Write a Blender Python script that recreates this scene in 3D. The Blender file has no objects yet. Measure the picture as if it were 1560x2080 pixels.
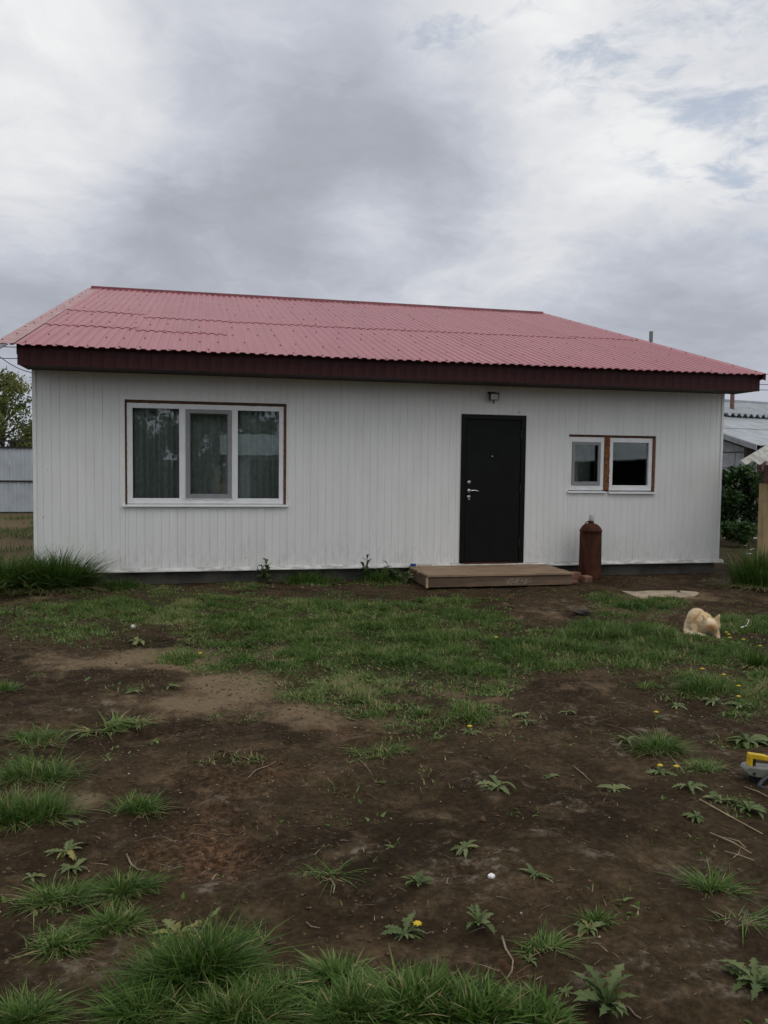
import bpy, bmesh, math, random
import numpy as np
from mathutils import Vector, Matrix

random.seed(7)
RNG = np.random.default_rng(7)
scene = bpy.context.scene
COL = scene.collection
PI = math.pi

# ------------------------------------------------------------------ camera
F_PX, IMG_W, IMG_H = 1632.5, 1560.0, 2080.0
CAM = np.array([2.0447, -10.5592, 1.5182])
YAW, PITCH, ROLL = 0.2194, -0.0565, 0.0118


def cam_basis():
    f = np.array([math.sin(YAW) * math.cos(PITCH), math.cos(YAW) * math.cos(PITCH), math.sin(PITCH)])
    r = np.cross(f, [0, 0, 1.0]); r /= np.linalg.norm(r)
    u = np.cross(r, f)
    return math.cos(ROLL) * r + math.sin(ROLL) * u, -math.sin(ROLL) * r + math.cos(ROLL) * u, f


CR, CU, CF = cam_basis()
cam_data = bpy.data.cameras.new('camera')
cam_data.sensor_fit = 'VERTICAL'
cam_data.sensor_height = 24.0
cam_data.lens = F_PX / IMG_H * 24.0
cam_data.clip_start = 0.05
cam_data.clip_end = 2000
cam = bpy.data.objects.new('camera', cam_data)
COL.objects.link(cam)
M4 = Matrix(((CR[0], CU[0], -CF[0], CAM[0]), (CR[1], CU[1], -CF[1], CAM[1]), (CR[2], CU[2], -CF[2], CAM[2]), (0, 0, 0, 1)))
cam.matrix_world = M4
scene.camera = cam

# ------------------------------------------------------------------ world
SUN_AZ = math.atan2(0.55, -0.75)          # from +Y towards +X
SUN_EL = math.radians(60)
world = bpy.data.worlds.new('World')
scene.world = world
world.use_nodes = True


class NT:
    """small helper to write node trees"""
    def __init__(self, tree):
        self.t = tree
        tree.nodes.clear()

    def n(self, typ, **kw):
        nd = self.t.nodes.new(typ)
        for k, v in kw.items():
            setattr(nd, k, v)
        return nd

    def link(self, a, b):
        self.t.links.new(a, b)

    def put(self, sock, v):
        if hasattr(v, 'links'):
            self.t.links.new(v, sock)
        elif isinstance(v, (tuple, list)):
            sock.default_value = tuple(v) if len(v) == len(sock.default_value) else tuple(v) + (1.0,)
        else:
            sock.default_value = v

    def math(self, op, a, b=None, c=None, clamp=False):
        nd = self.n('ShaderNodeMath', operation=op)
        nd.use_clamp = clamp
        self.put(nd.inputs[0], a)
        if b is not None: self.put(nd.inputs[1], b)
        if c is not None: self.put(nd.inputs[2], c)
        return nd.outputs[0]

    def vmath(self, op, a, b=None):
        nd = self.n('ShaderNodeVectorMath', operation=op)
        self.put(nd.inputs[0], a)
        if b is not None: self.put(nd.inputs[1], b)
        return nd.outputs['Value'] if op in ('DOT_PRODUCT', 'LENGTH') else nd.outputs[0]

    def noise(self, vec, scale, detail=4, rough=.55, dist=0.0, out='Fac'):
        nd = self.n('ShaderNodeTexNoise')
        if vec is not None: self.put(nd.inputs['Vector'], vec)
        nd.inputs['Scale'].default_value = scale
        nd.inputs['Detail'].default_value = detail
        nd.inputs['Roughness'].default_value = rough
        nd.inputs['Distortion'].default_value = dist
        return nd.outputs[out]

    def smooth(self, v, a, b, lo=0.0, hi=1.0):
        nd = self.n('ShaderNodeMapRange', interpolation_type='SMOOTHSTEP')
        self.put(nd.inputs[0], v)
        nd.inputs[1].default_value = a; nd.inputs[2].default_value = b
        nd.inputs[3].default_value = lo; nd.inputs[4].default_value = hi
        return nd.outputs[0]

    def mix(self, f, a, b, typ='MIX'):
        nd = self.n('ShaderNodeMix', data_type='RGBA', blend_type=typ)
        self.put(nd.inputs[0], f)
        self.put(nd.inputs[6], a); self.put(nd.inputs[7], b)
        return nd.outputs[2]

    def ramp(self, f, stops):
        nd = self.n('ShaderNodeValToRGB')
        cr = nd.color_ramp
        while len(cr.elements) < len(stops): cr.elements.new(.5)
        for e, (p, c) in zip(cr.elements, stops):
            e.position = p
            e.color = tuple(c) + (1.0,) if len(c) == 3 else c
        self.put(nd.inputs[0], f)
        return nd.outputs[0]

    def sep(self, v):
        nd = self.n('ShaderNodeSeparateXYZ'); self.put(nd.inputs[0], v); return nd.outputs

    def comb(self, x, y, z):
        nd = self.n('ShaderNodeCombineXYZ')
        for i, v in enumerate((x, y, z)): self.put(nd.inputs[i], v)
        return nd.outputs[0]


def px_dir(px, py):
    d = CF + (px - 780) / F_PX * CR - (py - 1040) / F_PX * CU
    return d / np.linalg.norm(d)


SKY_GAIN = 1.0
W = NT(world.node_tree)
tc = W.n('ShaderNodeTexCoord')
dirv = W.vmath('NORMALIZE', tc.outputs['Generated'])
sx, sy, sz = W.sep(dirv)[:3]
zz = W.math('ADD', W.math('MAXIMUM', sz, 0.0), 0.22)
cp = W.comb(W.math('DIVIDE', sx, zz), W.math('DIVIDE', sy, zz), 0.0)       # flat cloud deck
warp = W.vmath('SUBTRACT', W.noise(cp, 1.5, 5, .58, out='Color'), (.5, .5, .5))
cpw = W.vmath('ADD', cp, W.vmath('MULTIPLY', warp, (.42, .42, 0)))
n_big = W.noise(cpw, .8, 3, .5)
n_mid = W.noise(cpw, 3.0, 7, .60)
n_fine = W.noise(cpw, 9.0, 7, .62)
V = W.math('ADD', .56, W.math('MULTIPLY', W.math('SUBTRACT', n_big, .5), .22))
V = W.math('ADD', V, W.math('MULTIPLY', W.math('SUBTRACT', n_mid, .5), .62))
V = W.math('ADD', V, W.math('MULTIPLY', W.math('SUBTRACT', n_fine, .5), .25))
wd = W.vmath('NORMALIZE', W.vmath('ADD', dirv, W.vmath('MULTIPLY', warp, (.07, .07, .11))))
for (bx, by, rad, wgt) in [(480, 300, 400, -.17), (700, 390, 280, -.17), (960, 350, 240, -.14), (760, 170, 260, -.01), (30, 180, 360, .30),
                           (60, 380, 220, .16), (330, 20, 360, .12), (700, -60, 330, .08), (1000, 60, 240, .17), (1290, 170, 330, .20), (1500, 300, 260, .14), (740, 455, 130, .14),
                           (1180, 420, 240, .16), (1400, 590, 260, -.14), (1530, 480, 160, .02), (90, 540, 330, -.21), (880, 540, 280, .14),
                           (450, 500, 180, -.04), (300, 640, 260, -.06)]:
    d = px_dir(bx, by)
    c0 = math.cos(math.atan(rad / F_PX))
    dt = W.vmath('DOT_PRODUCT', wd, tuple(d))
    V = W.math('ADD', V, W.smooth(dt, c0, 1.0, 0.0, wgt))
# brighter cloud where the hidden sun stands (behind the photographer)
sd = (math.sin(SUN_AZ) * math.cos(SUN_EL), math.cos(SUN_AZ) * math.cos(SUN_EL), math.sin(SUN_EL))
V = W.math('ADD', V, W.smooth(W.vmath('DOT_PRODUCT', dirv, sd), 0.1, 1.0, 0.0, .35))
# towards the horizon the deck evens out to grey
hz = W.smooth(sz, 0.02, .26, 0.0, 1.0)
V = W.math('ADD', W.math('MULTIPLY', V, W.math('ADD', .45, W.math('MULTIPLY', hz, .55))),
           W.math('MULTIPLY', W.math('SUBTRACT', 1.0, hz), .175))
cl = W.ramp(V, [(0.08, (.345, .362, .400)), (0.34, (.41, .435, .498)), (0.54, (.53, .557, .632)), (0.74, (.70, .716, .752)), (0.97, (.87, .875, .88))])
# blue gaps
gn = W.noise(W.vmath('ADD', cpw, (3.1, 1.7, 0)), 5.5, 7, .62)
gap = W.smooth(gn, .47, .66)
gm = None
for (bx, by, rad) in [(1280, -20, 330), (1530, 220, 260), (900, -40, 200), (1600, 60, 300), (1160, 90, 160)]:
    s = W.smooth(W.vmath('DOT_PRODUCT', wd, tuple(px_dir(bx, by))), math.cos(math.atan(rad / F_PX)), math.cos(math.atan(rad / F_PX * .2)))
    gm = s if gm is None else W.math('MAXIMUM', gm, s)
gap = W.math('MULTIPLY', gap, gm, clamp=True)
sky = W.n('ShaderNodeTexSky', sky_type='NISHITA')
sky.sun_disc = False
sky.sun_elevation = SUN_EL
sky.sun_rotation = SUN_AZ
sky.air_density = 1.0
sky.dust_density = 1.0
clouds10 = W.vmath('MULTIPLY', cl, (10 * SKY_GAIN,) * 3)
blue = W.vmath('ADD', W.vmath('MULTIPLY', sky.outputs[0], (.55, .55, .55)), (1.9, 2.4, 3.2))
skycol = W.mix(W.math('MULTIPLY', gap, .6), clouds10, blue)
below = W.smooth(sz, -.02, 0.0)
skycol = W.mix(below, (2.0, 2.0, 2.1), skycol)
bg = W.n('ShaderNodeBackground')
bg.inputs['Strength'].default_value = 0.1
W.link(skycol, bg.inputs['Color'])
wo = W.n('ShaderNodeOutputWorld')
W.link(bg.outputs[0], wo.inputs['Surface'])

# ------------------------------------------------------------------ sun behind cloud, exposure
sun_data = bpy.data.lights.new('sun', 'SUN')
sun_data.energy = 0.62
sun_data.angle = math.radians(40)
sun_data.color = (1.0, .965, .91)
sun = bpy.data.objects.new('sun', sun_data)
COL.objects.link(sun)
sun.rotation_euler = Vector(sd).to_track_quat('Z', 'Y').to_euler()
sun.location = (12, -16, 20)
scene.view_settings.view_transform = 'Standard'
scene.view_settings.look = 'None'
scene.view_settings.exposure = 0.0
scene.view_settings.gamma = 1.0
scene.view_settings.use_curve_mapping = False
scene.render.engine = 'CYCLES'
scene.cycles.max_bounces = 8
scene.cycles.transparent_max_bounces = 12

# ------------------------------------------------------------------ measuring helpers
def to_px(P):
    d = np.asarray(P, float) - CAM
    z = d @ CF
    return 780 + F_PX * (d @ CR) / z, 1040 - F_PX * (d @ CU) / z


def ground_pt(px, py, z=0.0):
    d = CF + (px - 780) / F_PX * CR - (py - 1040) / F_PX * CU
    return CAM + d * (z - CAM[2]) / d[2]


def m_per_px(px, py):
    return float((ground_pt(px, py) - CAM) @ CF) / F_PX


def _hash(ix, iy, s):
    n = (ix.astype(np.int64) * 374761393 + iy.astype(np.int64) * 668265263 + s * 1442695041) & 0x7fffffff
    n = ((n ^ (n >> 13)) * 1274126177) & 0x7fffffff
    return ((n ^ (n >> 16)) & 0xffff) / 65535.0


def vnoise(x, y, s=0):
    x = np.asarray(x, float); y = np.asarray(y, float)
    ix = np.floor(x); iy = np.floor(y)
    fx = x - ix; fy = y - iy
    fx = fx * fx * (3 - 2 * fx); fy = fy * fy * (3 - 2 * fy)
    a = _hash(ix, iy, s); b = _hash(ix + 1, iy, s); c = _hash(ix, iy + 1, s); d = _hash(ix + 1, iy + 1, s)
    return (a * (1 - fx) + b * fx) * (1 - fy) + (c * (1 - fx) + d * fx) * fy


def fbm(x, y, s=0, o=3):
    t = 0; a = .5; w = 0
    for k in range(o):
        t = t + a * vnoise(x * 2 ** k, y * 2 ** k, s + k * 17); w += a; a *= .5
    return t / w


def sstep(a, b, v):
    t = np.clip((v - a) / (b - a), 0, 1)
    return t * t * (3 - 2 * t)


def height(x, y):
    x = np.asarray(x, float); y = np.asarray(y, float)
    h = .055 * (fbm(x * .8, y * .8, 3) - .5) + .048 * (fbm(x * 3.1, y * 3.1, 9) - .5) + .034 * (fbm(x * 9, y * 9, 21) - .5)
    h = h + .020 * np.clip(fbm(x * 15, y * 15, 31) - .45, 0, 1)
    flat = sstep(-.7, .2, -np.maximum(np.maximum(np.maximum(-1.0 - x, x - 10.2), np.maximum(-.1 - y, y - 15)) * 1.0, -1))
    inside = ((x > -.3) & (x < 9.8) & (y > -.25) & (y < 14))
    h = np.where(inside, h * .3 - .012, h)
    deck = (x > 4.6) & (x < 6.85) & (y > -1.06) & (y < .1)
    h = np.where(deck, h * .2 - .012, h)
    return h


# ------------------------------------------------------------------ mesh helpers
WLOC = {}


class MB:
    def __init__(self):
        self.v = []; self.f = []

    def add(self, vs, fs):
        o = len(self.v)
        self.v += [tuple(map(float, v)) for v in vs]
        self.f += [tuple(i + o for i in f) for f in fs]
        return self

    def box(self, x0, x1, y0, y1, z0, z1):
        return self.add([(x0, y0, z0), (x1, y0, z0), (x1, y1, z0), (x0, y1, z0), (x0, y0, z1), (x1, y0, z1), (x1, y1, z1), (x0, y1, z1)],
                        [(3, 2, 1, 0), (4, 5, 6, 7), (0, 1, 5, 4), (1, 2, 6, 5), (2, 3, 7, 6), (3, 0, 4, 7)])

    def obox(self, c, ax, ay, az):
        c, ax, ay, az = [np.array(t, float) for t in (c, ax, ay, az)]
        vs = [c + sx * ax + sy * ay + sz * az for sz in (-1, 1) for sx, sy in ((-1, -1), (1, -1), (1, 1), (-1, 1))]
        return self.add(vs, [(3, 2, 1, 0), (4, 5, 6, 7), (0, 1, 5, 4), (1, 2, 6, 5), (2, 3, 7, 6), (3, 0, 4, 7)])

    def bar(self, a, b, w, h, up=(0, 0, 1)):
        a, b = np.array(a, float), np.array(b, float)
        d = b - a; L = np.linalg.norm(d); d /= L
        s = np.cross(d, up); s /= np.linalg.norm(s)
        u = np.cross(s, d)
        return self.obox((a + b) / 2, d * L / 2, s * w / 2, u * h / 2)

    def tube(self, pts, rad, n=8, cap=True):
        pts = [np.array(p, float) for p in pts]
        rads = rad if hasattr(rad, '__len__') else [rad] * len(pts)
        o = len(self.v)
        prev = None
        for i, p in enumerate(pts):
            d = pts[min(i + 1, len(pts) - 1)] - pts[max(i - 1, 0)]
            d /= np.linalg.norm(d) + 1e-12
            if prev is None:
                a = np.array([0, 0, 1.0]) if abs(d[2]) < .9 else np.array([1.0, 0, 0])
            else:
                a = prev
            s = a - d * (a @ d); s /= np.linalg.norm(s); prev = s
            t = np.cross(d, s)
            for k in range(n):
                an = 2 * PI * k / n
                self.v.append(tuple(p + rads[i] * (math.cos(an) * s + math.sin(an) * t)))
        for i in range(len(pts) - 1):
            for k in range(n):
                k2 = (k + 1) % n
                self.f.append((o + i * n + k, o + i * n + k2, o + (i + 1) * n + k2, o + (i + 1) * n + k))
        if cap:
            self.f.append(tuple(o + k for k in range(n))[::-1])
            self.f.append(tuple(o + (len(pts) - 1) * n + k for k in range(n)))
        return self

    def lathe(self, c, prof, n=20, axis='z'):
        o = len(self.v)
        for (r, h) in prof:
            for k in range(n):
                a = 2 * PI * k / n
                p = (r * math.cos(a), r * math.sin(a), h)
                if axis == 'y': p = (p[0], p[2], p[1])
                self.v.append((c[0] + p[0], c[1] + p[1], c[2] + p[2]))
        for i in range(len(prof) - 1):
            for k in range(n):
                k2 = (k + 1) % n
                self.f.append((o + i * n + k, o + i * n + k2, o + (i + 1) * n + k2, o + (i + 1) * n + k))
        self.f.append(tuple(o + k for k in range(n))[::-1])
        self.f.append(tuple(o + (len(prof) - 1) * n + k for k in range(n)))
        return self

    def mesh(self, name, mat, off=(0, 0, 0), smooth=False):
        me = bpy.data.meshes.new(name)
        me.from_pydata([(v[0] - off[0], v[1] - off[1], v[2] - off[2]) for v in self.v], [], self.f)
        if mat: me.materials.append(mat)
        if smooth:
            for p in me.polygons: p.use_smooth = True
        me.update()
        return me

    def build(self, name, mat, parent=None, smooth=False, bevel=0.0, loc=None):
        """parent is a thing or part; vertices are given in world coordinates"""
        base = WLOC.get(parent.name, (0, 0, 0)) if parent else (0, 0, 0)
        if parent is None and loc is not None: base = loc
        me = self.mesh(name, mat, base, smooth)
        o = bpy.data.objects.new(name, me)
        COL.objects.link(o)
        if parent:
            o.parent = parent
        elif loc is not None:
            o.location = loc
        WLOC[o.name] = base
        if bevel > 0:
            bv = o.modifiers.new('bevel', 'BEVEL'); bv.width = bevel; bv.segments = 2; bv.limit_method = 'ANGLE'
        return o


def tag(o, label=None, cat=None, group=None, kind=None):
    if label: o['label'] = label
    if cat: o['category'] = cat
    if group: o['group'] = group
    if kind: o['kind'] = kind
    return o


def thing(name, loc, label, cat, group=None):
    o = bpy.data.objects.new(name, None)
    o.empty_display_size = .1
    COL.objects.link(o)
    o.location = loc
    WLOC[o.name] = tuple(loc)
    return tag(o, label, cat, group)


def tri_object(name, V, T, mat, tint=None, parent=None, loc=(0, 0, 0), smooth=False):
    V = np.asarray(V, np.float32) - np.asarray(loc, np.float32); T = np.asarray(T, np.int32)
    me = bpy.data.meshes.new(name)
    me.vertices.add(len(V)); me.vertices.foreach_set('co', V.ravel())
    me.loops.add(T.size); me.loops.foreach_set('vertex_index', T.ravel())
    me.polygons.add(len(T))
    me.polygons.foreach_set('loop_start', np.arange(0, T.size, 3, dtype=np.int32))
    me.polygons.foreach_set('loop_total', np.full(len(T), 3, np.int32))
    if smooth: me.polygons.foreach_set('use_smooth', np.ones(len(T), bool))
    if tint is not None:
        at = me.attributes.new('tint', 'FLOAT', 'POINT')
        at.data.foreach_set('value', np.asarray(tint, np.float32))
    me.materials.append(mat)
    me.update(calc_edges=True)
    me.validate()
    o = bpy.data.objects.new(name, me)
    COL.objects.link(o)
    if parent: o.parent = parent
    else: o.location = loc
    WLOC[o.name] = tuple(loc)
    return o


# ------------------------------------------------------------------ materials
def mat(name, col, rough=.6, var=.12, scale=6.0, metal=0.0, bump=0.0, bscale=40.0, spec=.5, col2=None, stretch=None, coat=0.0, detail=5):
    m = bpy.data.materials.new(name); m.use_nodes = True
    N = NT(m.node_tree)
    co = N.n('ShaderNodeTexCoord').outputs['Object']
    if stretch: co = N.vmath('MULTIPLY', co, stretch)
    f = N.noise(co, scale, detail, .6)
    c2 = col2 or tuple(max(0, c * (1 - 2.2 * var)) for c in col)
    c = N.mix(N.smooth(f, .35, .68), col, c2)
    b = N.n('ShaderNodeBsdfPrincipled')
    N.put(b.inputs['Base Color'], c)
    N.put(b.inputs['Roughness'], N.math('ADD', rough - .06, N.math('MULTIPLY', f, .12)))
    b.inputs['Metallic'].default_value = metal
    b.inputs['Specular IOR Level'].default_value = spec
    b.inputs['Coat Weight'].default_value = coat
    if bump:
        bp = N.n('ShaderNodeBump'); bp.inputs['Strength'].default_value = bump; bp.inputs['Distance'].default_value = .01
        N.put(bp.inputs['Height'], N.noise(co, bscale, 5, .6)); N.link(bp.outputs[0], b.inputs['Normal'])
    o = N.n('ShaderNodeOutputMaterial'); N.link(b.outputs[0], o.inputs[0])
    return m


def siding_mat():
    m = bpy.data.materials.new('white_siding'); m.use_nodes = True
    N = NT(m.node_tree)
    g = N.n('ShaderNodeNewGeometry').outputs['Position']
    inf = N.n('ShaderNodeObjectInfo').outputs['Random']
    f = N.noise(N.vmath('MULTIPLY', g, (3, 3, .7)), 1.6, 6, .65)
    c = N.mix(N.smooth(f, .35, .75), (.79, .795, .785), (.715, .72, .705))
    c = N.mix(N.math('MULTIPLY', inf, .35), c, (.735, .745, .735))
    z = N.sep(g)[2]
    mud = N.math('MULTIPLY', N.smooth(z, .75, .18), N.smooth(N.noise(N.vmath('MULTIPLY', g, (9, 9, 2.5)), 2.2, 6, .7), .40, .8), clamp=True)
    c = N.mix(N.math('MULTIPLY', mud, .45), c, (.33, .29, .23))
    sp = N.smooth(N.noise(g, 15, 2, .5), .735, .765)
    c = N.mix(N.math('MULTIPLY', sp, .5), c, (.25, .23, .20))
    b = N.n('ShaderNodeBsdfPrincipled')
    N.put(b.inputs['Base Color'], c); b.inputs['Roughness'].default_value = .42
    bp = N.n('ShaderNodeBump'); bp.inputs['Strength'].default_value = .12; bp.inputs['Distance'].default_value = .02
    N.put(bp.inputs['Height'], N.noise(N.vmath('MULTIPLY', g, (1, 1, .5)), 3.0, 3, .5)); N.link(bp.outputs[0], b.inputs['Normal'])
    N.link(b.outputs[0], N.n('ShaderNodeOutputMaterial').inputs[0])
    return m


def roof_mat():
    m = bpy.data.materials.new('red_roof_paint'); m.use_nodes = True
    N = NT(m.node_tree)
    g = N.n('ShaderNodeNewGeometry').outputs['Position']
    inf = N.n('ShaderNodeObjectInfo').outputs['Random']
    f = N.noise(N.vmath('MULTIPLY', g, (2.5, .5, .5)), 1.5, 6, .65)
    c = N.mix(N.smooth(f, .3, .72), (.36, .090, .105), (.315, .090, .100))
    c = N.mix(N.math('MULTIPLY', inf, .45), c, (.385, .115, .125))
    dust = N.smooth(N.noise(N.vmath('MULTIPLY', g, (6, .8, .8)), 2.0, 6, .7), .5, .8)
    c = N.mix(N.math('MULTIPLY', dust, .18), c, (.42, .30, .28))
    b = N.n('ShaderNodeBsdfPrincipled'); b.inputs['Specular IOR Level'].default_value = .8
    N.put(b.inputs['Base Color'], c)
    N.put(b.inputs['Roughness'], N.math('ADD', .36, N.math('MULTIPLY', f, .14)))
    bp = N.n('ShaderNodeBump'); bp.inputs['Strength'].default_value = .2; bp.inputs['Distance'].default_value = .02
    N.put(bp.inputs['Height'], N.noise(g, 2.2, 3, .5)); N.link(bp.outputs[0], b.inputs['Normal'])
    N.link(b.outputs[0], N.n('ShaderNodeOutputMaterial').inputs[0])
    return m


def glass_mat():
    m = bpy.data.materials.new('window_glass'); m.use_nodes = True
    N = NT(m.node_tree)
    fr = N.n('ShaderNodeFresnel'); fr.inputs[0].default_value = 1.75
    bp = N.n('ShaderNodeBump'); bp.inputs['Strength'].default_value = .02; bp.inputs['Distance'].default_value = .02
    co = N.n('ShaderNodeTexCoord').outputs['Object']
    N.put(bp.inputs['Height'], N.noise(co, 2.4, 2, .5))
    gl = N.n('ShaderNodeBsdfGlossy'); gl.inputs['Roughness'].default_value = 0.012
    gl.inputs['Color'].default_value = (.93, .97, 1, 1)
    N.link(bp.outputs[0], gl.inputs['Normal'])
    tr = N.n('ShaderNodeBsdfTransparent'); tr.inputs[0].default_value = (.78, .82, .80, 1)
    mx = N.n('ShaderNodeMixShader')
    N.put(mx.inputs[0], N.math('MULTIPLY', fr.outputs[0], 1.25, clamp=True))
    N.link(tr.outputs[0], mx.inputs[1]); N.link(gl.outputs[0], mx.inputs[2])
    N.link(mx.outputs[0], N.n('ShaderNodeOutputMaterial').inputs[0])
    return m


def wood_mat(name, c1, c2, axis='x', rough=.75, splash=None):
    m = bpy.data.materials.new(name); m.use_nodes = True
    N = NT(m.node_tree)
    g = N.n('ShaderNodeNewGeometry').outputs['Position']
    inf = N.n('ShaderNodeObjectInfo').outputs['Random']
    st = {'x': (1.2, 22, 22), 'y': (22, 1.2, 22), 'z': (22, 22, 1.2)}[axis]
    off = N.comb(N.math('MULTIPLY', inf, 37.0), N.math('MULTIPLY', inf, 11.0), 0.0)
    gv = N.vmath('ADD', N.vmath('MULTIPLY', g, st), off)
    f = N.noise(gv, 1.6, 6, .6)
    big = N.noise(g, 3.5, 5, .6)
    c = N.mix(N.smooth(f, .32, .70), c1, c2)
    c = N.mix(N.math('MULTIPLY', N.smooth(big, .42, .7), .55), c, tuple(x * .55 for x in c2))
    c = N.mix(N.math('MULTIPLY', inf, .35), c, tuple(x * .75 for x in c1))
    if splash:
        x, y, z = N.sep(g)[:3]
        (x0, x1, z0, z1) = splash
        bx = N.math('MULTIPLY', N.smooth(x, x0, x0 + .06), N.smooth(x, x1, x1 - .06))
        bz = N.math('MULTIPLY', N.smooth(z, z0, z0 + .03), N.smooth(z, z1, z1 - .02))
        k = N.math('MULTIPLY', N.math('MULTIPLY', bx, bz), N.smooth(N.noise(g, 55, 6, .72), .50, .60))
        c = N.mix(N.math('MULTIPLY', k, .7), c, (.55, .52, .44))
    b = N.n('ShaderNodeBsdfPrincipled')
    N.put(b.inputs['Base Color'], c); b.inputs['Roughness'].default_value = rough
    bp = N.n('ShaderNodeBump'); bp.inputs['Strength'].default_value = .35; bp.inputs['Distance'].default_value = .004
    N.put(bp.inputs['Height'], f); N.link(bp.outputs[0], b.inputs['Normal'])
    N.link(b.outputs[0], N.n('ShaderNodeOutputMaterial').inputs[0])
    return m


def leaf_mat(name, stops, trans=.25, rough=.55, spec=.25):
    """colour by the per-blade attribute 'tint'"""
    m = bpy.data.materials.new(name); m.use_nodes = True
    N = NT(m.node_tree)
    a = N.n('ShaderNodeAttribute'); a.attribute_name = 'tint'
    c = N.ramp(a.outputs['Fac'], stops)
    b = N.n('ShaderNodeBsdfPrincipled')
    N.put(b.inputs['Base Color'], c); b.inputs['Roughness'].default_value = rough
    b.inputs['Specular IOR Level'].default_value = spec
    t = N.n('ShaderNodeBsdfTranslucent'); N.put(t.inputs[0], c)
    mx = N.n('ShaderNodeMixShader'); mx.inputs[0].default_value = trans
    N.link(b.outputs[0], mx.inputs[1]); N.link(t.outputs[0], mx.inputs[2])
    N.link(mx.outputs[0], N.n('ShaderNodeOutputMaterial').inputs[0])
    return m


def ground_mat():
    m = bpy.data.materials.new('soil'); m.use_nodes = True
    N = NT(m.node_tree)
    g = N.n('ShaderNodeNewGeometry').outputs['Position']
    dry = N.n('ShaderNodeAttribute'); dry.attribute_name = 'dry'
    grn = N.n('ShaderNodeAttribute'); grn.attribute_name = 'green'
    fib = N.n('ShaderNodeAttribute'); fib.attribute_name = 'fibre'
    n1 = N.noise(g, 1.3, 6, .62); n2 = N.noise(N.vmath('ADD', g, (7, 3, 1)), 5.5, 7, .66); n3 = N.noise(g, 34, 6, .68)
    n4 = N.noise(g, 140, 3, .6)
    c = N.mix(N.smooth(n1, .36, .64), (.0255, .0172, .0092), (.052, .035, .0185))
    c = N.mix(N.math('MULTIPLY', N.smooth(n2, .46, .72), .75), c, (.098, .068, .039))
    pale = N.math('MULTIPLY', N.smooth(N.noise(N.vmath('ADD', g, (2, 9, 4)), 2.4, 6, .65), .53, .66), N.smooth(N.noise(g, 13, 6, .72), .48, .64))
    c = N.mix(N.math('MULTIPLY', pale, .7), c, (.215, .178, .135))
    d = N.math('ADD', dry.outputs['Fac'], N.math('MULTIPLY', N.math('SUBTRACT', n2, .5), 1.1))
    c = N.mix(N.math('MULTIPLY', N.smooth(d, .14, .72), .92), c, N.mix(N.smooth(n3, .35, .7), (.225, .164, .102), (.15, .106, .064)))
    c = N.mix(N.math('MULTIPLY', fib.outputs['Fac'], .65), c, N.mix(N.smooth(n3, .4, .62), (.06, .030, .016), (.16, .085, .046)))
    c = N.mix(N.math('MULTIPLY', grn.outputs['Fac'], .55), c, N.mix(N.smooth(n3, .35, .65), (.020, .030, .009), (.052, .056, .020)))
    c = N.mix(.75, c, N.mix(N.smooth(n3, .30, .72), N.vmath('MULTIPLY', c, (.52, .51, .50)), N.vmath('MULTIPLY', c, (1.55, 1.55, 1.53))))
    speck = N.smooth(n4, .70, .76)
    c = N.mix(N.math('MULTIPLY', speck, .5), c, (.20, .17, .135))
    b = N.n('ShaderNodeBsdfPrincipled')
    N.put(b.inputs['Base Color'], c)
    b.inputs['Roughness'].default_value = .88
    b.inputs['Specular IOR Level'].default_value = .08
    hh = N.math('ADD', N.math('MULTIPLY', n2, .5), N.math('ADD', N.math('MULTIPLY', n3, .42), N.math('MULTIPLY', n4, .14)))
    bp = N.n('ShaderNodeBump'); bp.inputs['Strength'].default_value = .8; bp.inputs['Distance'].default_value = .035
    N.put(bp.inputs['Height'], hh); N.link(bp.outputs[0], b.inputs['Normal'])
    N.link(b.outputs[0], N.n('ShaderNodeOutputMaterial').inputs[0])
    return m


def rust_mat():
    m = bpy.data.materials.new('rusty_steel'); m.use_nodes = True
    N = NT(m.node_tree)
    g = N.n('ShaderNodeNewGeometry').outputs['Position']
    f = N.noise(N.vmath('MULTIPLY', g, (1, 1, .45)), 9, 7, .68); f2 = N.noise(g, 45, 5, .65)
    c = N.ramp(f, [(.28, (.026, .012, .008)), (.45, (.055, .021, .013)), (.58, (.088, .030, .016)), (.75, (.12, .052, .030))])
    c = N.mix(N.math('MULTIPLY', N.smooth(f2, .55, .7), .5), c, (.05, .025, .018))
    b = N.n('ShaderNodeBsdfPrincipled'); N.put(b.inputs['Base Color'], c); b.inputs['Roughness'].default_value = .8; b.inputs['Specular IOR Level'].default_value = .15
    bp = N.n('ShaderNodeBump'); bp.inputs['Strength'].default_value = .4; bp.inputs['Distance'].default_value = .004
    N.put(bp.inputs['Height'], f2); N.link(bp.outputs[0], b.inputs['Normal'])
    N.link(b.outputs[0], N.n('ShaderNodeOutputMaterial').inputs[0])
    return m


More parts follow.
